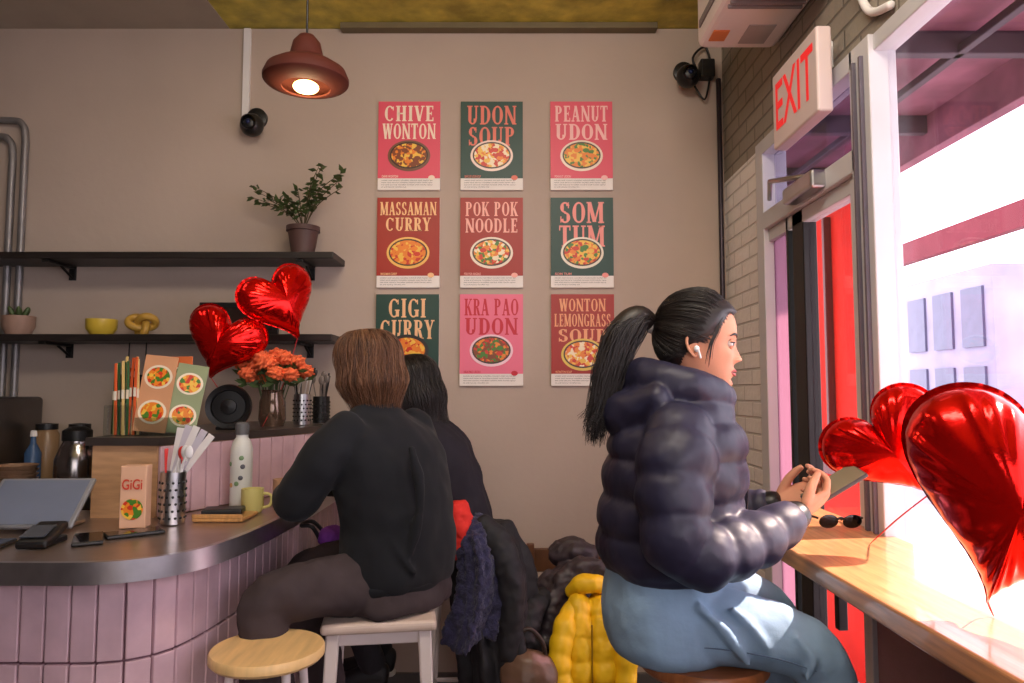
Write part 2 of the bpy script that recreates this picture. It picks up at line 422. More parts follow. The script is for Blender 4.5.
def at(s):
    for i in range(1,len(Ls)):
        if s<=Ls[i] or i==len(Ls)-1:
            t=(s-Ls[i-1])/(Ls[i]-Ls[i-1]); a,b=fp[i-1],fp[i]
            return a[0]+(b[0]-a[0])*t,a[1]+(b[1]-a[1])*t
s=0
while s+.062<Ls[-1]:
    a=at(s+.002);b=at(s+.060); ang=math.atan2(b[1]-a[1],b[0]-a[0])
    Rz=Matrix.Rotation(ang,3,'Z')
    for k in range(5):
        zc=.99-.1-k*.2
        tiles.append(boxvf(((a[0]+b[0])/2,(a[1]+b[1])/2,zc),(.0575,.014,.194),Rz))
    s+=.062
o=mesh('front_tiles',join(tiles),tilem,bar,False); b_=o.modifiers.new('b','BEVEL'); b_.width=.003; b_.segments=2
tier=[(-1.33,2.3),(-1.125,2.3),(-.80,3.05),(-.80,3.48),(-1.33,3.48)]
mesh('tier_core',polyvf(tier,1.048,1.275),woodpanel,bar,False)
mesh('tier_cap',polyvf([(-1.345,2.285),(-1.115,2.285),(-.785,3.045),(-.785,3.485),(-1.345,3.485)],1.275,1.30),M('tier_cap_metal',(110,100,96),.3,.8),bar,False)
a=Vector((-1.125,2.3));b=Vector((-.80,3.05));n_=13;tl=[];ang=math.atan2(b.y-a.y,b.x-a.x)
for i in range(n_):
    c=a.lerp(b,(i+.5)/n_)
    tl.append(boxvf((c.x+.008*math.sin(ang),c.y-.008*math.cos(ang),1.161),((b-a).length/n_-.005,.012,.222),Matrix.Rotation(ang,3,'Z')))
o=mesh('tier_tiles',join(tl),tilem,bar,False); b_=o.modifiers.new('b','BEVEL'); b_.width=.003; b_.segments=2
bc=E('back_counter',(-2.2,3.1,.5))
bb('body',-3.18,-1.36,2.8,3.48,0,1.0,M('cabinet_dark',(58,50,50),.5),bc)
bb('top',-3.19,-1.355,2.76,3.49,1.0,1.05,steel,bc)

# ------------------------------------------------------------ shelves
def shelf(z,name):
    e=E(name,(-2,3.4,z))
    bb('board',-3.18,-.82,3.27,3.5,z-.032,z,shelfm,e,.004)
    for i,x in enumerate((-.98,-2.15,-3.0)):
        bb('bracket_arm%d'%i,x-.015,x+.015,3.28,3.5,z-.045,z-.033,blackmetal,e,.002)
        bb('bracket_leg%d'%i,x-.015,x+.015,3.485,3.5,z-.10,z-.03,blackmetal,e,.002)
        tube('bracket_brace%d'%i,[(x,3.40,z-.045),(x,3.49,z-.09)],.006,blackmetal,e,smoothp=False)
shelf(2.085,'wall_shelf'); shelf(1.705,'wall_shelf')

# potted plant
pl=E('potted_plant',(-.99,3.37,2.09))
lathe('pot',[(0,0),(.052,0),(.070,.11),(.078,.112),(.078,.135),(.070,.137),(.066,.12),(0,.118)],(-.99,3.37,2.087),M('pot_brown',(82,58,54),.6,bump=.1),pl)
leafm=M('leaf_green',(66,84,44),.5,var=.35,scale=25); stem=M('stem_brown',(70,62,35),.7)
lines=[];leaves=[]
for i in range(17):
    side=(-1)**i; sp=random.uniform(.04,.28) if side<0 else random.uniform(.04,.20); h=random.uniform(.14,.33)
    if sp>.18: h*=.75
    x1=-.99+side*sp; y1=3.36+random.uniform(-.06,.05)
    pts=cr([(-.99,3.37,2.2),(-.99+side*sp*.35,3.36,2.2+h*.6),(x1,y1,2.2+h)],8)
    lines.append(pts)
    for k in range(7,len(pts)):
        p=Vector(pts[k]); dd=Vector((random.uniform(-1,1),random.uniform(-.7,.4),random.uniform(-.5,.6))).normalized()
        l=random.uniform(.030,.046); sd=dd.cross(Vector((0,.5,1))).normalized()*l*.32
        leaves.append(([p,p+dd*l*.4+sd,p+dd*l,p+dd*l*.4-sd],[(0,1,2,3)]))
strands('stems',lines,.0022,stem,pl); mesh('leaves',join(leaves),leafm,pl,False)

# lower shelf things
cm=M('yellow_ceramic',(205,175,60),.35,var=.08)
c=E('yellow_bowl',(-1.93,3.37,1.705)); lathe('bowl',[(0,0),(.045,0),(.066,.03),(.068,.075),(.062,.075),(.058,.03),(0,.012)],(-1.93,3.37,1.706),cm,c)
c=E('knot_ornament',(-1.74,3.37,1.74))
kp=[]
for i in range(61):
    t=2*pi*i/60; kp.append((-1.74+.028*(math.sin(t)+2*math.sin(2*t))*.75,3.37+.02*math.sin(3*t),1.757+.022*(math.cos(t)-2*math.cos(2*t))*.8))
mesh('knot',limb(kp,[.018]*61,1,12),M('ochre_ceramic',(185,145,60),.5),c)
c=E('small_plant_pot',(-2.32,3.37,1.705)); lathe('pot',[(0,0),(.05,0),(.068,.04),(.07,.09),(.06,.092),(.058,.06),(0,.05)],(-2.32,3.37,1.706),M('pot_pale',(150,120,105),.6),c)
mesh('succulent',join([ellips((-2.32+.03*math.cos(k*1.05),3.37+.03*math.sin(k*1.05),1.81),(.012,.012,.035),(.5*math.sin(k*1.05)*-1,.5*math.cos(k*1.05),0),8,8) for k in range(6)]),leafm,c)
c=E('picture_frame',(-1.3,3.44,1.8))
bb('frame',-1.50,-1.12,3.43,3.45,1.707,1.87,black,c); bb('picture',-1.47,-1.15,3.425,3.431,1.735,1.845,M('picture_dark',(48,36,34),.2),c,0)

# wall conduits
for k,(x,zt) in enumerate(((-2.40,2.78),(-2.46,2.70))):
    tube('conduit_pipe',[(x-.5,3.475,zt),(x-.1,3.475,zt),(x-.02,3.475,zt-.02),(x,3.475,zt-.1),(x,3.475,zt-.3),(x,3.475,1.1)],.017,M('conduit_grey',(130,126,126),.4,.4),None,n=5)

# wall posters
bone=M('poster_white',(235,228,222),.5,var=.02); ink=M('poster_ink',(60,50,50),.6)
def poster(x,z,title,bg,tc,bowlc,cols,small,big=.085,dy=0,ws=None):
    p=E('food_poster',(x,3.49,z)); W,H=.307,.445
    bgm=M('poster_bg_%d_%d_%d'%bg,bg,.45,var=.03); tm=M('poster_title_%d_%d_%d'%tc,tc,.5,var=.02)
    bb('board',x-W/2,x+W/2,3.482,3.499,z-H/2,z+H/2,bone,p,.001)
    bb('colour_field',x-W/2,x+W/2,3.4805,3.482,z-H/2+.058,z+H/2,bgm,p,0)
    yy=3.4795
    for i,t in enumerate(title):
        hh=big
        serif_word('title_%d'%i,t,x,yy,z+H/2-.022-hh*.5-i*(hh+.012),hh,(ws[i] if ws else .8)*W,tm,p)
    bz=z-.052+dy
    def disc(nm,rx,rz,yo,mat,cx=0,cz=0):
        mesh(nm,([Vector((x+cx+rx*math.cos(2*pi*j/36),yo,bz+cz+rz*math.sin(2*pi*j/36))) for j in range(36)],[tuple(range(36))]),mat,p,False)
    disc('bowl_rim',.105,.078,3.4785,M('bowl_%d_%d_%d'%bowlc,bowlc,.3,var=.04))
    disc('bowl_inner',.094,.067,3.478,M('bowl_shadow',(60,40,25),.4),0,.002)
    disc('food',.087,.060,3.4775,food_mat('food_%s'%title[0],cols,75),0,.002)
    for k in range(5):
        a=random.uniform(0,6.28); disc('garnish_%d'%k,.016,.011,3.477-.0002*k,M('garn_%d_%d_%d'%cols[k%len(cols)],cols[k%len(cols)],.4),.045*math.cos(a),.03*math.sin(a))
    text('dish_name',small,(x-W/2+.02,yy,z-H/2+.052+.014),.012,.08,tm,p,align='LEFT')
    for k in range(4):
        text('copy_%d'%k,'sweet and savory noodles tossed with herbs spicy lime'[k:k+46-7*(k==3)*3],(x-W/2+.018,yy,z-H/2+.047-k*.011),.0065,W*(.82 if k<3 else .4),ink,p,align='LEFT',off=0)
    disc('logo',.016,.012,3.4792,tm,.112,-.110-dy)
redb=(160,34,18);pink=(222,78,100);grn=(26,64,54);lp=(232,112,140);cream=(245,222,200)
O=(232,130,34);Y=(240,190,70);G=(70,124,36);R=(206,50,22);B=(130,62,22);Wf=(245,225,190)
CARD=[O,R,Y,G,O]
cx=(-.508,-.100,.343);cz=(2.655,2.171,1.693)
poster(cx[0],cz[0],['CHIVE','WONTON'],pink,cream,(120,80,60),[B,O,Y,B],'CHIVE WONTON',.078,0,(.80,.86))
poster(cx[1],cz[0],['UDON','SOUP'],grn,(225,120,100),(235,205,190),[R,O,Wf,R,Y],'SEAFOOD UDON SOUP',.095,0,(.80,.76))
poster(cx[2],cz[0],['PEANUT','UDON'],pink,(245,190,185),(235,215,195),[O,Y,O,G],'PEANUT UDON',.080,0,(.86,.84))
poster(cx[0],cz[1],['MASSAMAN','CURRY'],redb,(245,195,140),(240,190,100),[O,O,Y,O,R],'MASSAMAN CURRY',.066,0,(.90,.72))
poster(cx[1],cz[1],['POK POK','NOODLE'],redb,(245,180,165),(240,225,205),[Y,O,G,Wf,R],'POK POK NOODLE',.07,0,(.84,.84))
poster(cx[2],cz[1],['SOM','TUM'],grn,(240,150,140),(235,225,205),[Y,O,R,Y,G],'SOM TUM',.105,0,(.72,.74))
poster(cx[0],cz[2],['GIGI','CURRY'],grn,(240,190,140),(40,40,42),[O,Y,O,R],'GREEN CURRY',.092,0,(.60,.86))
poster(cx[1],cz[2],['KRA PAO','UDON'],lp,(200,30,50),(240,200,210),[B,O,B,G,R],'KRA PAO UDON',.082,0,(.86,.84))
poster(cx[2],cz[2],['WONTON','LEMONGRASS','SOUP'],redb,(235,165,120),(225,190,70),[O,Y,R,O,Wf],'WONTON SOUP',.062,-.02,(.74,.90,.78))

# pendant lamp
p=E('pendant_lamp',(-.735,2.5,2.6))
brown=M('lamp_terracotta',(86,40,32),.65,0,var=.08,spec=.25)
lathe('shade',[(.012,.165),(.028,.16),(.048,.135),(.056,.10),(.058,.078),(.066,.070),(.105,.056),(.138,.034),(.150,.006),(.149,-.006),(.143,-.012),(.105,-.026),(.085,-.030),(.084,-.024),(.10,-.018),(.13,-.004),(.05,.06),(.01,.07)],(-.735,2.5,2.555),brown,p,56)
tube('cord',[(-.735,2.5,2.70),(-.735,2.5,3.262)],.004,black,p,smoothp=False)
lathe('canopy',[(0,.0),(.05,.0),(.055,.02),(.0,.021)],(-.735,2.5,3.243),brown,p)
bulb=M('bulb_warm',(255,205,120),.3,emit=14)
mesh('bulb',ellips((-.735,2.5,2.528),(.045,.045,.02)),bulb,p)
l=D.lights.new('bulb_light','POINT'); l.energy=3; l.color=(1,.72,.4); l.shadow_soft_size=.05
o=D.objects.new('bulb_light',l); link(o,p); o.location=(-.735,2.5,2.46)

# security cameras
def seccam(x,y,z):
    c=E('security_camera',(x,y,z))
    lathe('mount',[(0,0),(.05,0),(.05,.02),(.02,.03),(.0,.03)],(x,3.5,z+.06),black,c,rot=(pi/2,0,0))
    tube('arm',[(x,3.48,z+.06),(x,y+.04,z+.05),(x,y+.02,z+.02)],.014,black,c)
    mesh('ball',ellips((x,y,z),(.056,.056,.056)),black,c)
    lathe('lens_ring',[(0,0),(.034,0),(.036,.012),(.03,.02),(.024,.008),(0,.006)],(x,y-.042,z),M('lens_dark',(12,12,20),.1,.2),c,rot=(pi/2+.25,0,0))
    mesh('lens',ellips((x,y-.052,z),(.012,.01,.012)),M('lens_glass',(40,50,90),.05,.5),c)
    return c
seccam(-1.265,3.42,2.735)
bb('cable_raceway',-1.34,-1.305,3.48,3.5,2.80,3.255,white,None,.003)
c=seccam(.855,3.40,2.97)
bb('junction_box',.93,1.0,3.44,3.5,2.99,3.08,black,c,.006)
tube('cable_1',[(.93,3.46,3.0),(.89,3.44,3.08),(.96,3.47,3.15),(.99,3.47,3.05)],.006,black,c); tube('cable_2',[(.9,3.46,2.95),(.95,3.46,2.88),(.98,3.47,2.99)],.005,black,c)

# AC unit & exit sign
ac=E('air_conditioner',(.89,2.5,2.95))
bb('case',.735,1.048,2.1,2.78,2.80,3.10,M('ac_white',(232,218,216),.4,var=.04),ac,.03)
for i in range(9): bb('louver_%d'%i,.76,1.02,2.2+i*.03,2.212+i*.03,2.790,2.802,M('louver_grey',(130,118,122),.5),ac,.001)
bb('louver_slot',.730,.737,2.2,2.72,2.86,2.89,M('louver_grey',(130,118,122),.5),ac,.001)
bb('label',.76,.82,2.62,2.70,2.7965,2.8015,M('label_orange',(215,120,60),.5),ac,0)
bb('label_print',.88,.98,2.58,2.72,2.7965,2.8015,M('label_grey',(170,158,158),.5),ac,0)
tube('drain_hose',[(1.0,2.15,2.84),(1.02,2.08,2.7),(1.035,2.02,2.55),(1.035,1.9,2.5)],.012,white,ac)
ex=E('exit_sign',(.97,2.36,2.46))
bb('housing',.95,1.0,2.18,2.56,2.315,2.59,M('sign_white',(218,200,198),.35,var=.02),ex,.008)
bb('bracket',1.0,1.05,2.28,2.40,2.50,2.59,white,ex)
text('letters','EXIT',(.9485,2.37,2.452),.17,.32,M('exit_red',(225,30,35),.4,emit=.5),ex,rot=(pi/2,0,-pi/2),off=.01)

# ------------------------------------------------------------ heart balloons
foil=M('foil_red',(226,18,14),.16,.8,var=.05,scale=4,bump=.4,bscale=9)
def heart(loc,rot,s,th=.42,tail=None):
    e=E('heart_balloon',loc); Rb=Euler(rot).to_matrix(); n=128;K=18
    def Ol(t): return Vector((16*math.sin(t)**3/17,0,(13*math.cos(t)-5*math.cos(2*t)-2*math.cos(3*t)-math.cos(4*t)+2.5)/17))
    V=[];F=[]
    for side in(-1,1):
        k0=len(V)
        V.append(Vector(loc)+Rb@Vector((0,side*th*s,0.06*s)))
        for i in range(1,K+1):
            r=math.sin(pi/2*i/K)
            for j in range(n):
                t=2*pi*j/n; o=Ol(t)
                wr=1+.15*math.sin(t*27+2*math.sin(t*7))*r**4+.07*math.sin(t*53)*r**8
                notch=1-.35*math.exp(-((min(t,2*pi-t))/.35)**2)*r
                y=side*th*math.sqrt(max(0,1-r*r))**.85*wr*notch
                V.append(Vector(loc)+Rb@(Vector((o.x*r,y,o.z*r+.06*(1-r)))*s))
        for j in range(n): F.append((k0,k0+1+j,k0+1+(j+1)%n))
        for i in range(K-1):
            for j in range(n):
                a=k0+1+i*n+j;b=k0+1+i*n+(j+1)%n; F.append((a,b,b+n,a+n))
    mesh('foil_body',(V,F),foil,e)
    ring=[]
    for j in range(n):
        o=Ol(2*pi*j/n); wv=.012*math.sin(j*2.2)
        p0=Vector(loc)+Rb@(o*s*.985); p1=Vector(loc)+Rb@((o*1.045+Vector((0,wv,0)))*s)
        ring.append([p0,p1])
    ring.append(ring[0])
    V=[p for r in ring for p in r];F=[(2*j,2*j+1,2*j+3,2*j+2) for j in range(n)]
    mesh('seam',(V,F),foil,e)
    tip=Vector(loc)+Rb@(Ol(pi)*s)
    strands('ribbon',[cr([tip,(tip+Vector(tail))/2+Vector((.01,.02,0)),tail],8)],.0018,redcloth,e)
    return e
heart((.835,1.20,1.262),(.05,.30,-.60),.200,.60,(.85,1.30,1.052))
heart((.925,1.76,1.305),(.15,-.62,-.50),.150,.5,(.93,1.9,1.052))
heart((-1.165,2.90,1.63),(0.1,.35,.10),.165,.50,(-1.12,2.9,1.303))
heart((-.955,2.97,1.80),(-.1,-.45,.75),.175,.42,(-1.0,2.9,1.303))

# ------------------------------------------------------------ people toolkit
Z_ =[-.118,-.113,-.104,-.09,-.07,-.05,-.03,-.005,.02,.045,.07,.09,.105,.114,.118]
XF_=[.045,.064,.076,.081,.083,.084,.085,.084,.088,.089,.081,.066,.045,.023,.004]
XB_=[.005,.002,.012,.030,.056,.076,.090,.100,.105,.104,.096,.080,.058,.030,.004]
W_ =[.014,.027,.038,.049,.058,.065,.070,.075,.077,.077,.072,.060,.043,.023,.004]
def ci(ys,x):
    xs=Z_
    if x<=xs[0]: return ys[0]
    if x>=xs[-1]: return ys[-1]
    i=0
    while xs[i+1]<x: i+=1
    t=(x-xs[i])/(xs[i+1]-xs[i]); n=len(xs)
    def sl(k):
        if k==0: return (ys[1]-ys[0])/(xs[1]-xs[0])
        if k==n-1: return (ys[-1]-ys[-2])/(xs[-1]-xs[-2])
        return (ys[k+1]-ys[k-1])/(xs[k+1]-xs[k-1])
    h=xs[i+1]-xs[i]; t2=t*t;t3=t2*t
    return (2*t3-3*t2+1)*ys[i]+(t3-2*t2+t)*h*sl(i)+(-2*t3+3*t2)*ys[i+1]+(t3-t2)*h*sl(i+1)
def hp(z,th,off=0):
    c,s=math.cos(th),math.sin(th)
    x=(ci(XF_,z) if c>0 else ci(XB_,z))*c; y=ci(W_,z)*s
    if c>0: y=ci(W_,z)*math.copysign(abs(s)**.9,s)
    v=Vector((x,y)); L=v.length or 1
    v=v*(1+off/max(L,.03))
    return Vector((v.x,v.y,z))
def gs(v,w): return math.exp(-(v/w)**2)
def headR(d,c=Vector((-.01,0,.01))):
    lo,hi=.02,.2
    for _ in range(18):
        m=(lo+hi)/2; q=c+d*m
        if q.z>=.118 or q.z<=-.118: hi=m; continue
        xf=ci(XF_,q.z) if q.x>0 else ci(XB_,q.z)
        if (q.x/xf)**2+(q.y/ci(W_,q.z))**2<1: lo=m
        else: hi=m
    return lo
def build_head(parent,loc,yaw,pitch,roll,skin,lip,browm,neck_to,s=1.0,eary=.079):
    MM=Matrix.Translation(loc)@Matrix.Rotation(yaw,4,'Z')@Matrix.Rotation(pitch,4,'Y')@Matrix.Rotation(roll,4,'X')@Matrix.Scale(s,4)
    rings=[];NZ=90;NT=110
    for i in range(NZ+1):
        u=i/NZ; z=-.118+.236*(.5-.5*math.cos(pi*u))*.35+.236*u*.65
        ring=[]
        for j in range(NT):
            th=2*pi*j/NT
            th=th-.45*math.sin(th)*.6
            p=hp(z,th)
            if p.x>.02:
                y=p.y; dx=0
                k=min(1,(p.x-.02)/.03)
                if z<-.002 and z>-.038: nb=.005+.015*((-.002-z)/.036)**1.25
                elif z>=-.002: nb=.005*gs(z+.002,.014)
                else: nb=.020*gs(z+.038,.008)
                wd=.0080+.005*max(0,min(1,(-z)/.04))
                dx+=nb*gs(y,wd)
                dx+=.008*(gs(y-.012,.006)+gs(y+.012,.006))*gs(z+.040,.008)
                dx-=.010*(gs(y-.031,.014)+gs(y+.031,.014))*gs(z-.0,.012)
                dx+=.003*gs(z-.022,.010)*gs(abs(y)-.02,.03)
                dx+=.0055*gs(z+.0635,.0055)*gs(y,.018)+.0055*gs(z+.0755,.006)*gs(y,.017)-.0015*gs(z+.0695,.0025)*gs(y,.02)
                dx-=.003*gs(z+.087,.006)*gs(y,.02)
                dx+=.006*gs(z+.103,.011)*gs(y,.018)
                dx+=.004*(gs(y-.043,.016)+gs(y+.043,.016))*gs(z+.025,.018)
                p.x+=dx*k
            ring.append(MM@p)
        rings.append(ring)
    nk=MM@Vector((-.018,0,-.06))
    mesh('head',join([loftvf(rings),limb([nk,(nk+Vector(neck_to))/2,neck_to],[.052*s,.051*s,.058*s],6,24)]),skin,parent)
    eyew=M('eye_white',(205,195,188),.2,coat=.5); iris=M('iris_brown',(34,20,12),.15,coat=.6)
    for sd in(-1,1):
        c=Vector((.0722,sd*.031,-.001))
        rr=MM.to_euler()
        mesh('eyeball',ellips(MM@c,(.0115*s,)*3),eyew,parent)
        mesh('iris',ellips(MM@(c+Vector((.0086,sd*.001,0))),(.0036*s,.0062*s,.0062*s),rr),iris,parent)
        for nm,za,zb in(('lid_upper',.30,1.5),('lid_lower',-1.3,-.38)):
            R2=.0126;g=[]
            for i in range(7):
                el=za+(zb-za)*i/6
                g.append([MM@(c+Vector((R2*math.cos(el)*math.cos(a),R2*1.08*math.cos(el)*math.sin(a),R2*math.sin(el)))) for a in [(-1.5+3*k/14) for k in range(15)]])
            mesh(nm,loftvf(g,False,False),skin,parent)
        lash=[MM@(c+Vector((.0134*math.cos(.28)*math.cos(a)+.001,.0142*math.cos(.28)*math.sin(a),.0038))) for a in [(-1.4+2.8*k/12) for k in range(13)]]
        strands('lashes',[lash],.0014,browm,parent)
        br=[(.0895,sd*.014,.0185),(.0895,sd*.024,.0225),(.0840,sd*.036,.0235),(.0735,sd*.048,.0185)]
        mesh('eyebrow',limb([MM@Vector(q) for q in br],[(.0016,.0030),(.0018,.0032),(.0016,.0026),(.0010,.0012)],5,8),browm,parent)
        ec=Vector((-.012,sd*eary,-.012))
        pr=[(.008,0,.018),(.003,sd*.003,.027),(-.009,sd*.007,.028),(-.016,sd*.009,.016),(-.014,sd*.008,0),(-.007,sd*.005,-.014),(.002,sd*.002,-.023),(.007,0,-.018),(.008,0,-.006)]
        parts=[limb([MM@(ec+Vector(q)) for q in pr],[.0028,.0034,.0036,.0036,.0034,.0036,.0044,.0036,.0028],4,10),
               ellips(MM@(ec+Vector((-.004,sd*.001,.003))),(.012*s,.004*s,.023*s),rr),
               ellips(MM@(ec+Vector((.006,sd*.002,-.004))),(.004*s,.004*s,.006*s),rr)]
        mesh('ear',join(parts),skin,parent)
    mesh('lip_upper',limb([MM@Vector(q) for q in[(.077,-.022,-.0695),(.0870,-.011,-.0658),(.0895,0,-.0668),(.0870,.011,-.0658),(.077,.022,-.0695)]],[(.001,.001),(.0024,.0032),(.0026,.0032),(.0024,.0032),(.001,.001)],5,10),lip,parent)
    mesh('lip_lower',limb([MM@Vector(q) for q in[(.077,-.021,-.0705),(.0858,-.011,-.0745),(.0880,0,-.0755),(.0858,.011,-.0745),(.077,.021,-.0705)]],[(.001,.001),(.0028,.0038),(.0032,.0042),(.0028,.0038),(.001,.001)],5,10),lip,parent)
    return MM

def hand(name,wrist,fdir,palmn,side,curls,parent,skin,s=1.0,thumb=(.62,.70,-.35)):
    X=Vector(fdir).normalized(); Zl=-Vector(palmn); Zl=(Zl-X*Zl.dot(X)).normalized(); Yl=Zl.cross(X)
    def T(x,y,z): return Vector(wrist)+(X*x+Yl*(y*side)+Zl*z)*s
    parts=[limb([T(-.03,0,0),T(.0,0,0),T(.03,0,0),T(.065,.0,0),T(.086,0,0)],[(.024*s,.018*s),(.026*s,.018*s),(.035*s,.0165*s),(.040*s,.014*s),(.037*s,.011*s)],5,20,up=Zl)]
    base=[(.082,.030),(.088,.010),(.085,-.011),(.077,-.030)]
    ln=[(.040,.025,.020),(.044,.029,.022),(.041,.027,.021),(.032,.020,.018)]
    for k in range(4):
        a=0; p=Vector((base[k][0]-.018,base[k][1],0)); spread=(1.2-k)*.06
        P=[p.copy(),Vector((base[k][0],base[k][1],.001))]; p=P[-1].copy()
        for q in range(3):
            a+=math.radians(curls[k][q])
            p=p+Vector((math.cos(a)*math.cos(spread),math.cos(a)*math.sin(spread),-math.sin(a)))*ln[k][q]; P.append(p.copy())
        r0=(.0088,.0092,.0088,.0078)[k]
        parts.append(limb([T(*v) for v in P],[r0*s,r0*s,r0*.93*s,r0*.85*s,r0*.7*s],4,14,up=Zl))
    d=Vector(thumb).normalized(); p=Vector((.018,.022,-.004)); P=[p.copy()]
    for L_,dd in((.038,d),(.030,(d+Vector((.45,-.1,-.1))).normalized()),(.024,(d+Vector((.8,-.3,-.1))).normalized())):
        p=p+dd*L_; P.append(p.copy())
    parts.append(limb([T(*v) for v in P],[.014*s,.0125*s,.0105*s,.0078*s],5,14,up=Zl))
    return fuse(name,parts,skin,parent,.0026,2)

def shoe(parent,heel,toe,mat,sole):
    h=Vector(heel);t=Vector(toe);d=(t-h); u=Vector((0,0,1))
    fuse('shoe',[limb([h+u*.045,h+d*.25+u*.05,h+d*.6+u*.035,t+u*.025],[(.036,.05),(.038,.052),(.044,.034),(.034,.022)],6,20)],mat,parent,.006,3)
    mesh('sole',limb([h+u*.0,h+d*.3,h+d*.65,t+d*.03],[(.036,.012),(.034,.012),(.046,.012),(.034,.012)],6,16),sole,parent)

skinw=M('skin_light',(206,146,116),.6,var=.06,scale=20,bump=.06,bscale=300,spec=.3,sss=.12)
lipm=M('lips',(168,76,72),.45,var=.03)
hairb=M('hair_black_brown',(27,18,16),.48,var=.35,scale=30,spec=.5)
hairbr=M('hair_brown',(92,60,42),.5,var=.5,scale=14,stretch=(3,3,.5),spec=.4)
denim=M('denim_blue',(134,162,190),.85,var=.22,scale=5,bump=.12,bscale=70)
puff=M('puffer_navy',(34,32,54),.5,var=.12,scale=8,bump=.10,bscale=14,spec=.45)
blackknit=M('sweatshirt_black',(25,26,31),.9,var=.12,bump=.10,bscale=18,spec=.25,sheen=.05)
solew=M('sole_white',(210,205,200),.6)
shoeb=M('shoe_black',(25,24,28),.6)

# ------------------------------------------------------------ woman by the window
wm=E('seated_woman',(.38,1.75,.85))
q=(.086,.017)
rows=[(1.02,.362,1.75,.128,.165),(1.035,.362,1.75,.144,.184),(1.075,.363,1.75,.152,.193),(1.13,.367,1.75,.157,.198),(1.20,.380,1.75,.160,.200),(1.29,.392,1.75,.157,.200),(1.355,.397,1.75,.142,.186),(1.40,.403,1.75,.120,.150),(1.435,.41,1.75,.102,.112),(1.465,.42,1.75,.090,.092)]
parts=[torso(rows,0,56,12,q)]
parts.append(limb([(.385,1.65,1.365),(.357,1.575,1.31),(.342,1.54,1.21),(.350,1.525,1.125),(.415,1.54,1.105),(.53,1.60,1.125),(.625,1.655,1.155)],[.070,.082,.076,.068,.066,.058,.046],12,32,(.078,.013)))
parts.append(limb([(.39,1.86,1.365),(.375,1.93,1.30),(.375,1.955,1.21),(.395,1.955,1.13),(.45,1.93,1.12),(.55,1.87,1.135),(.625,1.815,1.16)],[.070,.082,.076,.068,.066,.058,.045],12,32,(.078,.013)))
hd=[]
for i in range(15):
    a=-2.75+5.5*i/14; a2=a+pi
    back=(1-math.cos(a2))/2 
    hd.append(((.412+.098*math.cos(a2),1.75+.105*math.sin(a2),1.425+.050*back**.8),(.028+.020*back,.036+.018*back)))
parts.append(limb([h[0] for h in hd],[h[1] for h in hd],3,24))
parts.append(limb([(.34,1.63,1.43),(.290,1.69,1.405),(.272,1.75,1.392),(.290,1.81,1.405),(.34,1.87,1.43)],[.036,.052,.058,.052,.036],6,24))
fuse('puffer_jacket',parts,puff,wm,.0055,3,[(.10,.016),(.035,.004)])
strands('jacket_zip',[[(.562-.16*(abs(z-1.22)/.24)**2.2*.4,1.742,z) for z in [1.04+.04*k for k in range(10)]]],.004,M('zip_dark',(60,55,62),.3,.8),wm)
for nm,a,b_ in(('cuff',(.615,1.650,1.152),(.655,1.672,1.166)),('cuff',(.617,1.82,1.158),(.652,1.80,1.17))):
    mesh(nm,limb([a,b_],[(.040,.038),(.034,.032)],4,20),black,wm)
LZ=.045
pr=[(.795+LZ,.365,1.75,.12,.155),(.82+LZ,.362,1.75,.138,.176),(.88+LZ,.357,1.75,.142,.181),(.95+LZ,.357,1.75,.136,.172),(1.02+LZ,.36,1.75,.12,.15)]
lg1=limb([(.36,1.67,.882+LZ),(.45,1.650,.882+LZ),(.55,1.635,.868+LZ),(.645,1.625,.835+LZ),(.686,1.625,.775+LZ),(.70,1.635,.66),(.68,1.64,.48),(.665,1.645,.40)],[.082,.084,.077,.068,.064,.058,.050,.046],7,32)
lg2=limb([(.36,1.83,.882+LZ),(.45,1.845,.892+LZ),(.55,1.855,.885+LZ),(.635,1.86,.850+LZ),(.675,1.86,.79+LZ),(.695,1.86,.66),(.68,1.86,.48),(.655,1.86,.40)],[.082,.084,.077,.068,.064,.058,.050,.046],7,32)
# soft creases where hip and knee bend
cr1_=[limb([(.40,1.575,.99),(.46,1.56,.93),(.50,1.565,.87)],[.010,.013,.008],6,12),limb([(.47,1.57,.985),(.52,1.562,.935),(.555,1.565,.88)],[.009,.011,.007],6,12),
      limb([(.60,1.56,.93),(.63,1.555,.885),(.62,1.56,.84)],[.008,.010,.007],6,12)]
fuse('jeans',[torso(pr,0,40,6),lg1,lg2]+cr1_,denim,wm,.006,5,[(.07,.010)])
strands('jeans_seam',[cr([(.37,1.59,.90),(.46,1.565,.90),(.56,1.557,.885),(.64,1.555,.86)],6)],.0016,M('denim_seam',(92,112,140),.8),wm)
shoe(wm,(.63,1.645,.335),(.84,1.625,.335),shoeb,solew); shoe(wm,(.62,1.86,.335),(.83,1.875,.335),shoeb,solew)
HM=build_head(wm,(.455,1.745,1.563),-.27,.05,0,skinw,lipm,hairb,(.405,1.75,1.40),.96,.076)
def hairline(z):
    pts=[(-.118,-.2),(-.075,-.2),(-.07,-.045),(-.03,-.028),(-.005,.0),(.02,.034),(.045,.054),(.072,.068),(.085,.2),(.12,.2)]
    for i in range(len(pts)-1):
        if pts[i][0]<=z<=pts[i+1][0]:
            t=(z-pts[i][0])/(pts[i+1][0]-pts[i][0]); return pts[i][1]+(pts[i+1][1]-pts[i][1])*t
    return .2
V=[];F=[];idx={}
NZ,NT=60,96
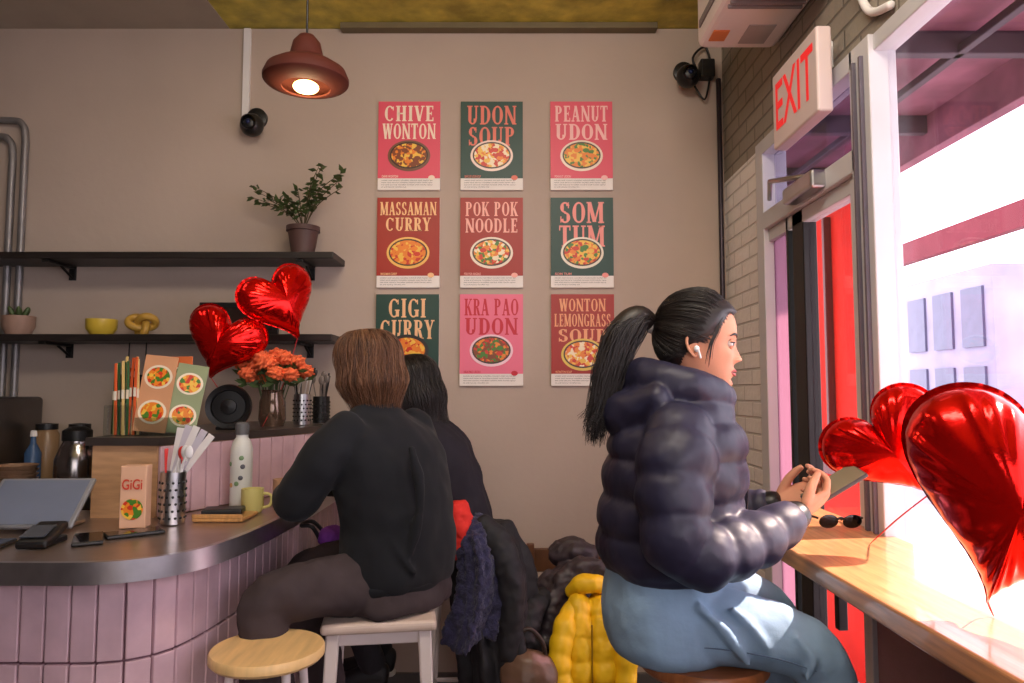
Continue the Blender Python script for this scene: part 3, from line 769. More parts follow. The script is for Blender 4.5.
for i in range(NZ+1):
    z=-.075+.193*i/NZ
    for j in range(NT):
        th=2*pi*j/NT; p=hp(z,th); dd=hairline(z)-p.x
        off=.011*max(0,min(1,dd/.02)) if dd<.15 else .011
        off=max(off,.001)
        p2=hp(z,th,off); p2.z+=.010*max(0,(z-.02)/.1)*min(1,off/.011)
        idx[(i,j)]=(len(V),dd>-.002); V.append(HM@p2)
for i in range(NZ):
    for j in range(NT):
        a,b,c,d_=idx[(i,j)],idx[(i,(j+1)%NT)],idx[(i+1,(j+1)%NT)],idx[(i+1,j)]
        if a[1] and b[1] and c[1] and d_[1]: F.append((a[0],b[0],c[0],d_[0]))
F.append(tuple(idx[(NZ,j)][0] for j in range(NT)))
mesh('hair_cap',(V,F),hairb,wm)
C=Vector((-.01,0,.01)); tie=Vector((-1,0,.28)).normalized(); lines=[]
hl=[(.078,0,.088),(.074,.025,.085),(.066,.045,.072),(.054,.062,.048),(.036,.073,.022),(.014,.078,.0),(-.005,.079,.022),(-.03,.078,-.025),(-.055,.068,-.055),(-.08,.04,-.068),(-.09,0,-.07)]
hls=cr(hl,20)
for sd in(-1,1):
    for k,h in enumerate(hls):
        for rep in range(2):
            d0=(Vector((h[0],h[1]*sd,h[2]))+Vector([random.uniform(-.006,.006) for _ in range(3)])-C).normalized()
            Lp=[];jt=random.uniform(-.0015,.0045)
            for t in range(14):
                u=t/13; d=d0.slerp(tie,u*.97)
                o_=.001+.011*min(1,u*5)+random.uniform(-.0005,.0005)+jt*math.sin(u*pi)
                q_=C+d*(headR(d)+o_); q_.z+=.009*max(0,(q_.z-.02)/.1)*min(1,u*4)
                Lp.append(HM@q_)
            lines.append(Lp)
strands('hair_strands',lines,.0007,hairb,wm)
tl=[HM@Vector((-.112,0,.045)),Vector((.312,1.765,1.625)),Vector((.275,1.765,1.59)),Vector((.243,1.755,1.51)),Vector((.220,1.745,1.42)),Vector((.200,1.74,1.335))]
mesh('ponytail_core',limb(tl,[.018,.034,.040,.034,.020,.005],6,18),hairb,wm)
lines=[]
for k in range(360):
    a=random.uniform(0,2*pi); rr=math.sqrt(random.random()); off=random.uniform(-.02,.05)
    wv=[.018,.040,.054,.048,.038,.028+off*.4]; ph_=random.uniform(0,6)
    pts=[]
    for i,p in enumerate(tl):
        pts.append(Vector(p)+Vector((math.cos(a)*wv[i]*rr*.95+.006*math.sin(i*2+ph_)*(i>1),math.sin(a)*wv[i]*rr,random.uniform(-.006,.006)+(off if i==5 else 0))))
    lines.append(cr(pts,4))
strands('ponytail_strands',lines,.0009,hairb,wm)
lines=[]
for k in range(20):
    s_=-1 if k<14 else 1; j1=random.uniform(-.006,.006)
    lines.append([HM@Vector(q_) for q_ in cr([(.048+j1,s_*.066,.062),(.044+j1,s_*.0775,.03),(.030+j1,s_*.081,-.005),(.024+j1*1.5,s_*.079,-.035-random.uniform(0,.03))],5)])
strands('fringe',lines,.0007,hairb,wm)
mesh('hair_tie',limb([HM@Vector((-.104,0,.042)),HM@Vector((-.122,0,.048))],[.025,.024],3,18),M('hair_tie_white',(215,205,200),.6),wm)
mesh('earbud',join([ellips(HM@Vector((-.004,-.083,-.018)),(.0065,.006,.0075)),limb([HM@Vector((0,-.086,-.02)),HM@Vector((.006,-.086,-.040))],[.0026,.0026],3,10)]),M('earbud_white',(225,225,225),.3),wm)
hand('hand_right',(.660,1.675,1.168),(.80,.38,.34),(-.35,.62,.70),1,[(35,50,30),(38,52,30),(42,52,30),(45,50,30)],wm,skinw,.92,(.7,.45,-.45))
hand('hand_left',(.655,1.798,1.172),(.82,-.30,.36),(-.30,-.62,.70),-1,[(35,50,30),(38,52,30),(42,52,30),(45,50,30)],wm,skinw,.92,(.7,.45,-.45))
ph=E('smartphone',(.765,1.735,1.215))
lx=Vector((.85,-.05,.52)).normalized(); nz=Vector((-.5,-.25,.85)); nz=(nz-lx*nz.dot(lx)).normalized(); ly=nz.cross(lx)
Rp=Matrix((lx,ly,nz)).transposed()
box('body',(.765,1.735,1.222),(.150,.073,.010),M('phone_case',(60,58,62),.4),ph,.004,Rp)
box('screen',Vector((.765,1.735,1.222))+nz*.0055,(.142,.067,.001),M('phone_screen',(120,112,90),.1,emit=.25),ph,0,Rp)

# ------------------------------------------------------------ man at bar
mn=E('seated_man',(-.38,2.3,.8))
yaw=math.radians(148)
rows=[(.855,-.365,2.29,.140,.185),(.88,-.36,2.29,.152,.198),(.95,-.355,2.295,.152,.200),(1.05,-.362,2.30,.148,.200),(1.15,-.375,2.31,.145,.208),(1.25,-.395,2.318,.140,.215),(1.32,-.415,2.325,.122,.195),(1.365,-.432,2.33,.092,.130),(1.40,-.445,2.335,.066,.074),(1.425,-.45,2.337,.060,.064)]
parts=[torso(rows,yaw,44,6)]
parts.append(limb([(-.49,2.20,1.325),(-.545,2.155,1.265),(-.60,2.14,1.18),(-.635,2.155,1.125),(-.675,2.23,1.115),(-.70,2.34,1.108),(-.715,2.43,1.104)],[.070,.074,.070,.064,.058,.048,.038],7,24))
parts.append(limb([(-.34,2.44,1.325),(-.33,2.52,1.25),(-.38,2.57,1.15),(-.45,2.60,1.12),(-.56,2.63,1.108),(-.68,2.67,1.102)],[.070,.072,.066,.060,.048,.038],7,24))
parts.append(limb([(-.30,2.155,1.28),(-.27,2.145,1.15),(-.29,2.135,1.0),(-.34,2.13,.92)],[.012,.014,.015,.010],6,12))
parts.append(limb([(-.44,2.14,1.24),(-.40,2.13,1.10),(-.33,2.125,.98),(-.28,2.13,.92)],[.011,.014,.014,.009],6,12))
fuse('sweatshirt',parts,blackknit,mn,.007,5,[(.11,.026)])
mesh('sweatshirt_hem',torso([(.845,-.362,2.29,.128,.172),(.852,-.362,2.29,.142,.188),(.875,-.36,2.29,.150,.195),(.885,-.36,2.29,.14,.19)],yaw,44,4),blackknit,mn)
trm=M('trousers_grey',(66,56,58),.9,var=.15,scale=8,bump=.15,bscale=30,spec=.2)
pr=[(.788,-.36,2.29,.13,.17),(.80,-.36,2.29,.145,.185),(.84,-.36,2.29,.15,.19),(.90,-.36,2.29,.14,.18)]
fuse('trousers',[torso(pr,yaw,40,5),
 limb([(-.40,2.22,.872),(-.50,2.15,.882),(-.60,2.09,.880),(-.675,2.05,.862),(-.69,2.04,.80),(-.675,2.04,.66),(-.62,2.05,.48),(-.60,2.06,.40)],[.088,.088,.080,.072,.068,.066,.058,.056],7,26),
 limb([(-.36,2.38,.872),(-.46,2.38,.882),(-.57,2.37,.880),(-.655,2.36,.862),(-.66,2.35,.80),(-.62,2.33,.66),(-.56,2.30,.48),(-.54,2.29,.40)],[.088,.088,.080,.072,.068,.066,.058,.056],7,26)],trm,mn,.008,4,[(.07,.022)])
shoe(mn,(-.57,2.06,.335),(-.77,2.03,.335),shoeb,solew); shoe(mn,(-.50,2.29,.335),(-.70,2.28,.335),shoeb,solew)
MH=build_head(mn,(-.475,2.345,1.520),math.radians(165),.10,0,skinw,lipm,hairbr,(-.445,2.335,1.38),.98,.069)
hand('hand_left',(-.722,2.455,1.098),(-.25,.95,-.02),(0,0,-1),-1,[(12,20,12)]*4,mn,skinw,.95)
hand('hand_right',(-.70,2.69,1.096),(-.95,.3,-.02),(0,0,-1),1,[(12,20,12)]*4,mn,skinw,.95)
def bob(parent,MM,zb,mat,n=520,open_=.95,puffr=.015,taper=.30,mat2=None):
    def bp(z,th,off):
        if z<-.01:
            c,s_=math.cos(th),math.sin(th)
            x=(.080 if c>0 else .104)*c; y=.082*s_
            k=1+off/.09+.08*math.sin(min(1,(-.01-z)/.10)*pi)
            kk=1-taper*max(0,min(1.2,(-z-.05)/.09))
            return Vector((x*k*kk-.012*max(0,-z-.05)/.09,y*k*kk,z))
        q_=hp(z,th,off); 
        q_.z+=.014*max(0,(z-.01)/.11); 
        if z<.02: 
            c,s_=math.cos(th),math.sin(th); t=(.02-z)/.03
            k=1+off/.09; r2=Vector(((.080 if c>0 else .104)*c*k,.082*s_*k,z)); q_=q_.lerp(r2,t)
        return q_
    rings=[];NN=60
    zs=[.1175,.112,.10,.085,.065,.045,.025,.01,-.01,-.03,-.05,-.07,-.09,-.11]; z=-.13
    while z>zb: zs.append(z); z-=.02
    zs.append(zb)
    for z in zs:
        o_=open_ if z<.05 else open_*max(0.02,(1-(z-.05)/.03)) if z<.08 else .02
        rings.append([MM@bp(z,o_+(2*pi-2*o_)*j/(NN-1),puffr) for j in range(NN)])
    o=mesh('hair_mass',loftvf(rings,False,False),mat,parent); s_=o.modifiers.new('s','SOLIDIFY'); s_.thickness=.012; s_.offset=-1
    A=[];Bl=[]
    for k in range(n):
        th=random.uniform(open_*.85,2*pi-open_*.85); L=[];bend=random.uniform(-.35,.35);o_=puffr+random.uniform(0,.010);ze=zb-random.uniform(-.035,.03)
        m=22; w1=random.uniform(0,6)
        for i in range(m):
            u=i/(m-1); z=.1178-(.1178-ze)*(u**1.5 if u<1 else 1)
            L.append(MM@bp(z,th+bend*u*u+.04*math.sin(u*8+w1),(o_+.005*math.sin(u*6+w1)*u)*min(1,u*4+.75)))
        (Bl if (mat2 and random.random()<.35) else A).append(L)
    strands('hair_strands',A,.0010,mat,parent)
    if Bl: strands('hair_highlights',Bl,.0009,mat2,parent)
bob(mn,MH,-.125,hairbr,600,mat2=M('hair_light_brown',(124,86,60),.5,spec=.4))

# ------------------------------------------------------------ second guest behind
w2=E('seated_guest',(-.25,2.85,.8))
knit=M('knit_charcoal',(40,37,44),.95,var=.15,bump=.15,bscale=40,spec=.2)
yw=math.radians(165)
rows=[(.85,-.205,2.86,.125,.165),(.92,-.205,2.86,.13,.17),(1.05,-.23,2.86,.12,.165),(1.15,-.262,2.85,.125,.175),(1.24,-.295,2.85,.120,.185),(1.29,-.315,2.85,.105,.165),(1.33,-.335,2.85,.075,.10),(1.36,-.345,2.85,.055,.06)]
fuse('sweater',[torso(rows,yw,40,5),
 limb([(-.35,2.71,1.27),(-.42,2.69,1.18),(-.47,2.71,1.12),(-.58,2.77,1.105),(-.70,2.82,1.102)],[.058,.060,.054,.045,.036],6,20),
 limb([(-.30,3.0,1.27),(-.33,3.06,1.18),(-.42,3.07,1.12),(-.55,3.03,1.105),(-.68,2.99,1.102)],[.058,.060,.054,.045,.036],6,20)],knit,w2,.008,4,[(.07,.018)])
fuse('trousers',[torso([(.79,-.20,2.86,.12,.16),(.84,-.20,2.86,.14,.175),(.90,-.20,2.86,.13,.17)],yw,36,5),
 limb([(-.25,2.78,.87),(-.42,2.77,.88),(-.60,2.76,.86),(-.60,2.76,.66),(-.52,2.77,.42)],[.085,.08,.066,.058,.048],7,22),
 limb([(-.25,2.93,.87),(-.42,2.93,.88),(-.60,2.93,.86),(-.60,2.93,.66),(-.52,2.93,.42)],[.085,.08,.066,.058,.048],7,22)],M('trousers_black',(30,28,34),.85,bump=.2),w2,.009,4,[(.05,.012)])
shoe(w2,(-.48,2.77,.335),(-.68,2.77,.335),shoeb,solew); shoe(w2,(-.48,2.93,.335),(-.68,2.93,.335),shoeb,solew)
GH=build_head(w2,(-.40,2.85,1.462),math.radians(170),.22,0,skinw,lipm,hairb,(-.34,2.85,1.32),.97,.069)
bob(w2,GH,-.19,hairb,380,taper=.15)
hand('hand_left',(-.735,2.835,1.094),(-.98,.1,-.02),(0,0,-1),-1,[(15,22,14)]*4,w2,skinw,.9)
hand('hand_right',(-.71,2.985,1.094),(-.98,-.1,-.02),(0,0,-1),1,[(15,22,14)]*4,w2,skinw,.9)
redc=M('red_cloth',(215,40,30),.8,bump=.3)
fuse('red_shirt_tail',[limb([(-.21,2.655,1.02),(-.19,2.66,.95),(-.185,2.67,.86)],[(.045,.05),(.055,.055),(.045,.05)],5,20)],redc,w2,.006,3,[(.03,.02)])

# ------------------------------------------------------------ stools
def stool(name,x,y,ztop,r,seatm,legm,square=False,rail=.30,rot=0):
    e=E(name,(x,y,ztop/2))
    if square:
        box('seat',(x,y,ztop-.016),(2*r,2*r,.032),seatm,e,.014,(0,0,rot))
        box('apron',(x,y,ztop-.05),(2*r*.82,2*r*.82,.04),legm,e,.004,(0,0,rot))
    else:
        lathe('seat',[(0,-.030),(r*.95,-.030),(r,-.022),(r,-.006),(r*.97,0),(0,0)],(x,y,ztop),seatm,e)
    tops=[];
    for k in range(4):
        a=rot+pi/4+k*pi/2; rt=r*(1.12 if square else .68); rb_=r*(1.42 if square else 1.12)
        p0=Vector((x+rt*math.cos(a),y+rt*math.sin(a),ztop-.03)); p1=Vector((x+rb_*math.cos(a),y+rb_*math.sin(a),0))
        if square:
            rg=[]
            for p,s_ in((p0,.019),(p1,.013)):
                ca,sa=math.cos(rot),math.sin(rot)
                rg.append([p+Vector((dx*ca-dy*sa,dx*sa+dy*ca,0)) for dx,dy in((-s_,-s_),(s_,-s_),(s_,s_),(-s_,s_))])
            o=mesh('leg_%d'%k,loftvf(rg),legm,e,False); b_=o.modifiers.new('b','BEVEL'); b_.width=.004
        else: mesh('leg_%d'%k,limb([p0,p1],[.011,.010],2,12),legm,e)
        tops.append(p0.lerp(p1,(ztop-.03-rail)/(ztop-.03)))
    for k in range(4): mesh('rail_%d'%k,limb([tops[k],tops[(k+1)%4]],[.009,.009],2,10),legm,e)
whitep=M('stool_white',(220,206,204),.45,var=.05)
birch=M('stool_seat_birch',(228,188,130),.4,var=.15,scale=5,stretch=(8,1,1))
stool('bar_stool',-.405,2.27,.785,.165,M('stool_seat_white',(206,184,172),.45),whitep,True,rot=.15)
stool('bar_stool.001',-.635,1.92,.785,.145,birch,whitep)
stool('bar_stool.002',.440,1.70,.842,.145,M('stool_seat_walnut',(150,90,52),.35,var=.3,scale=6,stretch=(1.5,12,1.5)),blackmetal)
stool('bar_stool.003',-.22,2.86,.785,.13,birch,whitep)

# ------------------------------------------------------------ coats
def drape(name,cx,cy,ztop,zbot,rx,ry,mat,seed,folds=9,parent=None,disp=[(.06,.02)]):
    rings=[];random.seed(seed); ph=[random.uniform(0,6.28) for _ in range(4)]
    N=14
    for i in range(N+1):
        u=i/N; z=ztop-(ztop-zbot)*u; g=math.sin(min(1,u*4)*pi/2)
        ring=[]
        for j in range(60):
            t=2*pi*j/60
            f=1+.13*g*math.sin(folds*t+ph[0]+u*1.5)+.08*g*math.sin((folds*2+1)*t+ph[1])+.1*math.sin(2*t+ph[2]+u*2)
            k=(.45+.55*g)*(1+.12*u)
            ring.append(Vector((cx+rx*k*f*math.cos(t)+.03*math.sin(u*4+ph[3]),cy+ry*k*f*math.sin(t),z+.03*math.sin(3*t+ph[1])*(u>.8))))
        rings.append(ring)
    return fuse(name,[loftvf(rings)],mat,parent,.008,2,disp)
coatn=M('coat_navy_fleece',(44,42,74),.95,var=.35,scale=40,bump=.9,bscale=90,sheen=.15)
coatb=M('coat_black',(30,29,34),.7,var=.2,bump=.15,bscale=30,spec=.4)
ce=E('winter_coat',(-.05,2.78,.6))
bb('stool_seat',-.12,.04,2.76,2.92,.76,.785,birch,ce)
for k,(x,y) in enumerate(((-.11,2.77),(.03,2.77),(-.11,2.91),(.03,2.91))): bb('stool_leg_%d'%k,x-.012,x+.012,y-.012,y+.012,0,.76,whitep,ce)
drape('coat_body',-.055,2.80,.95,.14,.145,.17,coatb,3,7,ce)
drape('fleece_lining',-.13,2.70,.985,.55,.085,.12,coatn,5,6,ce,[(.03,.025),(.012,.012)])
fuse('sleeve',[limb([(-.11,2.67,.96),(-.04,2.645,.88),(.0,2.63,.74),(-.01,2.64,.50)],[.045,.052,.048,.042],6,18)],coatb,ce,.008,3,[(.04,.015)])
chair=E('wooden_chair',(.26,3.0,.4))
bb('seat',.06,.46,2.82,3.22,.42,.45,woodd,chair,.01)
for k,(x,y) in enumerate(((.08,2.84),(.44,2.84))): bb('leg_%d'%k,x-.017,x+.017,y-.017,y+.017,0,.42,woodd,chair)
for k,(x,y) in enumerate(((.08,3.20),(.44,3.20))): bb('back_leg_%d'%k,x-.017,x+.017,y-.017,y+.017,0,.78,woodd,chair)
bb('back_rail',.09,.43,3.19,3.21,.66,.76,woodd,chair)
b1=E('black_jacket',(.27,3.0,.6))
jk=M('jacket_brownblack',(58,48,54),.5,bump=.15,var=.3)
fuse('body',[limb([(.10,2.92,.60),(.17,2.92,.65),(.26,2.93,.68),(.36,2.93,.66)],[.06,.08,.085,.07],8,24,(.06,.012)),
   limb([(.40,2.86,.70),(.31,2.85,.76),(.23,2.85,.73),(.15,2.82,.62),(.13,2.80,.50)],[.035,.045,.042,.042,.036],8,18,(.055,.010)),
   limb([(.18,3.0,.78),(.25,2.98,.80),(.33,2.98,.77)],[.05,.055,.045],6,18),
   ellips((.24,2.98,.58),(.18,.15,.13))],jk,b1,.006,2,[(.06,.03),(.025,.008)])
# yellow puffer: front panels with an open placket, two hanging sleeves, hood roll and cuffs
y1=E('yellow_puffer_jacket',(.28,2.78,.5))
yel=M('puffer_yellow',(236,190,18),.5,var=.10,bump=.15,bscale=16)
pn=[]
for sx in(-1,1):
    pn.append(limb([(.29+sx*.030,2.79,.665),(.29+sx*.042,2.735,.60),(.29+sx*.050,2.705,.48),(.29+sx*.054,2.71,.36),(.29+sx*.050,2.72,.22)],[(.034,.035),(.046,.042),(.052,.045),(.052,.042),(.050,.036)],10,28,(.075,.012)))
fuse('body',pn,yel,y1,.005,2,[(.08,.018),(.03,.006)])
fuse('sleeve_1',[limb([(.235,2.77,.64),(.195,2.70,.58),(.170,2.665,.48),(.185,2.645,.37),(.215,2.64,.31)],[.034,.040,.040,.036,.030],10,24,(.065,.009))],yel,y1,.005,2,[(.06,.014)])
fuse('sleeve_2',[limb([(.350,2.77,.65),(.395,2.70,.60),(.415,2.675,.50),(.405,2.66,.38),(.385,2.66,.28)],[.034,.040,.040,.036,.030],10,24,(.065,.009))],yel,y1,.005,2,[(.06,.014)])
fuse('hood',[limb([(.225,2.80,.68),(.255,2.775,.715),(.32,2.77,.72),(.365,2.80,.69)],[.026,.036,.036,.026],8,20)],yel,y1,.005,2,[(.05,.012)])
strands('zip',[[(.29,2.672,.60-.04*k) for k in range(9)]],.003,M('zip_yellow_dark',(150,112,12),.5),y1)
for k,(x,y,z,dx) in enumerate(((.215,2.64,.305,.02),(.385,2.66,.272,-.01))): mesh('cuff_%d'%k,limb([(x,y,z+.005),(x+dx,y,z-.02)],[.029,.026],3,18),M('cuff_dark',(90,72,20),.7),y1)
bg=E('brown_leather_bag',(.07,2.66,.35))
fuse('body',[limb([(.0,2.64,.40),(.055,2.63,.41),(.12,2.64,.39)],[(.06,.10),(.075,.12),(.06,.10)],6,24),ellips((.06,2.65,.32),(.09,.075,.10))],M('leather_brown',(100,74,58),.4,bump=.2,bscale=25),bg,.007,3,[(.06,.012)])
tube('strap',[(.0,2.64,.47),(.01,2.63,.56),(.06,2.63,.60),(.11,2.63,.55),(.12,2.64,.47)],.008,M('leather_dark',(45,30,24),.5),bg)
fuse('scarf',[limb([(.12,2.82,.66),(.07,2.76,.63),(.05,2.72,.55),(.09,2.73,.48)],[(.045,.035),(.055,.045),(.055,.045),(.045,.035)],6,18)],coatb,b1,.007,2,[(.03,.015)])
tb=E('black_tote_bag',(-.60,2.46,.9))
fuse('bag',[limb([(-.60,2.50,.93),(-.605,2.50,.85),(-.60,2.50,.74)],[(.10,.035),(.11,.045),(.10,.04)],5,24,up=(1,0,0))],coatb,tb,.007,2,[(.04,.012)])
tube('strap',[(-.63,2.44,.93),(-.655,2.40,1.0),(-.70,2.43,1.0),(-.68,2.50,1.0),(-.63,2.54,.93)],.007,black,tb)
fuse('purple_scarf',[ellips((-.60,2.43,.965),(.045,.05,.035))],M('purple_cloth',(120,50,150),.8,bump=.3),tb,.006,2,[(.02,.012)])

# ------------------------------------------------------------ bar-top things
def card(name,c,s,rot,face,dish=True,parent=None,bgc=(170,60,35)):
    """flat printed card w x h with round dish pictures"""
    Rc=Euler(rot).to_matrix()
    box(name,c,(s[0],.004,s[1]),M('card_%d_%d_%d'%bgc,bgc,.4),parent,.001,rot)
    def dsc(nm,rx,rz,cz,yo,m): 
        mesh(nm,([Vector(c)+Rc@Vector((rx*math.cos(2*pi*j/28),yo,cz+rz*math.sin(2*pi*j/28))) for j in range(28)],[tuple(range(28))]),m,parent,False)
    for q_,zz in enumerate((s[1]*.22,-s[1]*.24)):
        dsc(name+'_plate%d'%q_,s[0]*.43,s[0]*.38,zz,-.0026,M('plate_cream',(235,220,195),.3)); dsc(name+'_food%d'%q_,s[0]*.35,s[0]*.31,zz,-.0030,food_mat('food_card',CARD,90))
mh=E('menu_holder',(-1.22,2.42,1.3))
clear=glass_mat('acrylic_clear',(235,240,240),.12)
card('menu_a',(-1.185,2.40,1.438),(.105,.255),(-.12,.10,.1),0,True,mh,(206,150,110))
card('menu_b',(-1.095,2.43,1.420),(.098,.235),(-.12,.16,.25),0,True,mh,(140,150,110))
card('menu_c',(-1.14,2.46,1.44),(.09,.25),(-.10,-.02,.1),0,True,mh,(200,100,50))
bb('acrylic_front',-1.24,-1.06,2.375,2.379,1.30,1.36,clear,mh,0); bb('acrylic_base',-1.24,-1.06,2.375,2.50,1.30,1.304,clear,mh,0)
sn=E('chopstick_pack_jar',(-1.285,2.40,1.3))
bb('jar',-1.335,-1.245,2.36,2.44,1.30,1.40,clear,sn,.004)
for k in range(15):
    x=-1.335+.0068*k+random.uniform(-.001,.001); y=2.375+random.uniform(0,.05); h=random.uniform(.235,.265)
    box('pack_%d'%k,(x,y,1.302+h/2),(.0085,.004,h),M('pack_%d'%(k%3),[(60,100,60),(215,90,40),(225,190,120)][k%3],.5),sn,.001,(random.uniform(-.03,.03),random.uniform(-.03,.03),0))
    box('pack_band_%d'%k,(x,y-.0025,1.302+h*.55),(.0086,.001,.03),M('pack_band',(230,220,200),.5),sn,0)
sp=E('round_speaker',(-1.06,2.75,1.4))
lathe('disc',[(0,0),(.080,0),(.085,.012),(.082,.03),(.064,.026),(.060,.012),(.03,.012),(.028,.022),(0,.026)],(-1.08,2.76,1.387),M('speaker_black',(16,15,17),.4,.3),sp,rot=(pi/2,0,.2))
bb('foot',-1.12,-1.04,2.73,2.79,1.30,1.312,black,sp)
fv=E('carnation_bouquet',(-.985,2.97,1.3))
lathe('glass_vase',[(0,0),(.045,0),(.055,.03),(.052,.10),(.042,.135),(.046,.15),(.041,.15),(.037,.133),(.047,.10),(.049,.03),(0,.01)],(-.985,2.97,1.301),M('vase_smoke',(120,95,80),.1,.3,trans=.5),fv)
fl=[];st=[];lf=[]
for k in range(24):
    a=k*2.4; rr=.125*math.sqrt((k+.5)/24); x=-.985+rr*1.15*math.cos(a); y=2.97+rr*.6*math.sin(a)-.01; z=1.60-rr*.65+.03*math.sin(k*3)
    s0=random.uniform(.026,.034); f1,f2=random.uniform(0,6),random.uniform(0,6)
    fl.append(ellips((x,y,z),(s0,s0,s0*.8),(random.uniform(-.7,.7),random.uniform(-.7,.7),0),36,22,lambda t,p_,f1=f1,f2=f2:1+.22*math.sin(8*t+f1+4*p_)*math.sin(p_)+.16*math.sin(8*p_+f2+2*t)))
    st.append([(-.985+rr*.2*math.cos(a),2.97,1.33),(x*.5-.985*.5,2.97,1.47),(x,y,z-.01)])
    for q_ in range(3):
        p0=Vector((x,y,z-.04)); dd=Vector((random.uniform(-1,1),random.uniform(-1,.3),random.uniform(-.3,.8))).normalized()*.055; sd=dd.cross(Vector((0,1,.3))).normalized()*.009
        lf.append(([p0,p0+dd*.5+sd,p0+dd,p0+dd*.5-sd],[(0,1,2,3)]))
mesh('blooms',join(fl),M('carnation_orange',(250,108,62),.75,var=.35,scale=45),fv); strands('stems',st,.0022,leafm,fv); mesh('leaves',join(lf),leafm,fv,False)
def cutlery(x,y,z,h=.13,name='cutlery_holder',mat=steel,cols=((30,28,30),(200,195,190)),n=9,top=.12,lean=.25,r=.036):
    e=E(name,(x,y,z))
    lathe('cup',[(0,.002),(r,.002),(r,h),(r-.003,h),(r-.003,.01),(0,.01)],(x,y,z),mat,e)
    dots=[]
    for a in range(14):
        for b in range(6):
            t=2*pi*a/14+(b%2)*.22; zz=z+.02+b*(h-.03)/6
            dots.append(ellips((x+r*math.cos(t),y+r*math.sin(t),zz),(.0042,.0042,.0042),(0,0,0),8,6))
    mesh('perforations',join(dots),black,e)
    for k in range(n):
        a=random.uniform(0,6.28); p0=Vector((x+.012*math.cos(a),y+.012*math.sin(a),z+.02)); p1=Vector((x+.028*math.cos(a),y+.028*math.sin(a),z+h)); d=(p1-p0).normalized()
        p2=p1+d*random.uniform(top*.6,top)+Vector((lean*random.uniform(-.1,.3),0,0))*.3
        mm=M('utensil_%d_%d_%d'%cols[k%len(cols)],cols[k%len(cols)],.3)
        mesh('handle_%d'%k,limb([p0,p1,p2],[(.003,.002),(.003,.002),(.006,.002)],4,8),mm,e)
        if k%2==0: mesh('spoon_bowl_%d'%k,ellips(p2,(.013,.006,.020)),mm,e)
    return e
cutlery(-.90,3.10,1.302,.13,top=.10)
cutlery(-.845,3.2,1.302,.12,'cutlery_holder.001',black,((120,110,105),(30,28,30)),7,.12)
cutlery(-1.02,2.19,1.05,.155,'cutlery_holder.002',steel,((230,228,230),(215,60,55),(235,235,235)),7,.08)
nf=E('paper_straw_bundle',(-1.0,2.22,1.25))
for k in range(5):
    t=.10+.13*k
    box('paper_%d'%k,(-1.03+.014*k,2.225,1.25+.01*math.sin(k)),(.022,.004,.17),M('paper_%d'%(k%2),[(215,210,208),(186,180,192)][k%2],.6),nf,.001,(-.1,t,0))
bx=E('menu_stand',(-1.105,2.14,1.05))
box('box',(-1.105,2.14,1.14),(.072,.05,.18),M('stand_cream',(215,170,140),.5),bx,.003,(0,0,.15))
text('brand','GiGi',(-1.102,2.1115,1.175),.03,.055,M('brand_red',(200,60,40),.5),bx,rot=(pi/2,0,.15))
R15=Matrix.Rotation(.15,3,'Z')
mesh('dish',([Vector((-1.101,2.1125,1.105))+R15@Vector((.030*math.cos(2*pi*j/24),0,.030*math.sin(2*pi*j/24))) for j in range(24)],[tuple(range(24))]),food_mat('food_card',CARD,90),bx,False)
bt=E('water_bottle',(-.92,2.47,1.05))
lathe('body',[(0,0),(.034,0),(.036,.01),(.036,.20),(.030,.225),(.020,.24),(.020,.25)],(-.92,2.47,1.049),M('bottle_white',(205,206,202),.35),bt)
lathe('cap',[(.0,.25),(.023,.25),(.023,.285),(.016,.292),(0,.292)],(-.92,2.47,1.049),M('cap_grey',(90,90,92),.4),bt)
for k in range(7):
    a=-pi/2+random.uniform(-1,1); zz=random.uniform(.05,.18)
    mesh('sticker_%d'%k,ellips((-.92+.0365*math.cos(a),2.47+.0365*math.sin(a),1.05+zz),(.008,.003,.008),(0,0,a+pi/2)),M('sticker_%d'%(k%3),[(110,140,100),(90,90,100),(200,150,100)][k%3],.5),bt)
def mug(name,x,y,z,r,h,mat,hd=True,dirx=1):
    e=E(name,(x,y,z)); lathe('cup',[(0,0),(r*.8,0),(r,.012),(r,h),(r-.004,h),(r-.005,.012),(0,.008)],(x,y,z),mat,e)
    if hd: tube('handle',[(x+dirx*r*.95,y,z+h*.8),(x+dirx*(r+.025),y,z+h*.7),(x+dirx*(r+.022),y,z+h*.3),(x+dirx*r*.95,y,z+h*.2)],.005,mat,e)
    return e
mug('yellow_mug',-.855,2.40,1.049,.036,.078,M('mug_cream_yellow',(205,196,125),.4))
mug('paper_cup',-.82,2.60,1.049,.033,.085,M('cup_pinkish',(190,150,120),.5),False)
tr=E('wooden_tray',(-.90,2.29,1.05))
bb('board',-.975,-.82,2.22,2.36,1.049,1.060,woodm,tr,.004); bb('lip',-.975,-.82,2.22,2.228,1.06,1.072,woodm,tr,.002)
box('wallet',(-.905,2.29,1.072),(.12,.075,.02),black,tr,.006,(0,0,.2)); 
tp=E('tablet_register',(-1.37,2.12,1.05))
box('stand',(-1.36,2.14,1.085),(.10,.10,.05),M('stand_grey',(70,68,70),.4),tp,.01,(.5,0,.05)); box('base',(-1.36,2.15,1.056),(.14,.12,.012),steel,tp,.004)
box('tablet',(-1.37,2.10,1.125),(.27,.012,.175),M('tablet_silver',(150,152,160),.35,.5),tp,.006,(-.8,0,.05))
box('screen',Vector((-1.37,2.10,1.125))+Euler((-.8,0,.05)).to_matrix()@Vector((0,-.0065,0)),(.245,.001,.155),M('screen_bluewhite',(108,116,136),.3),tp,0,(-.8,0,.05))
cr1=E('card_reader',(-1.22,1.90,1.05))
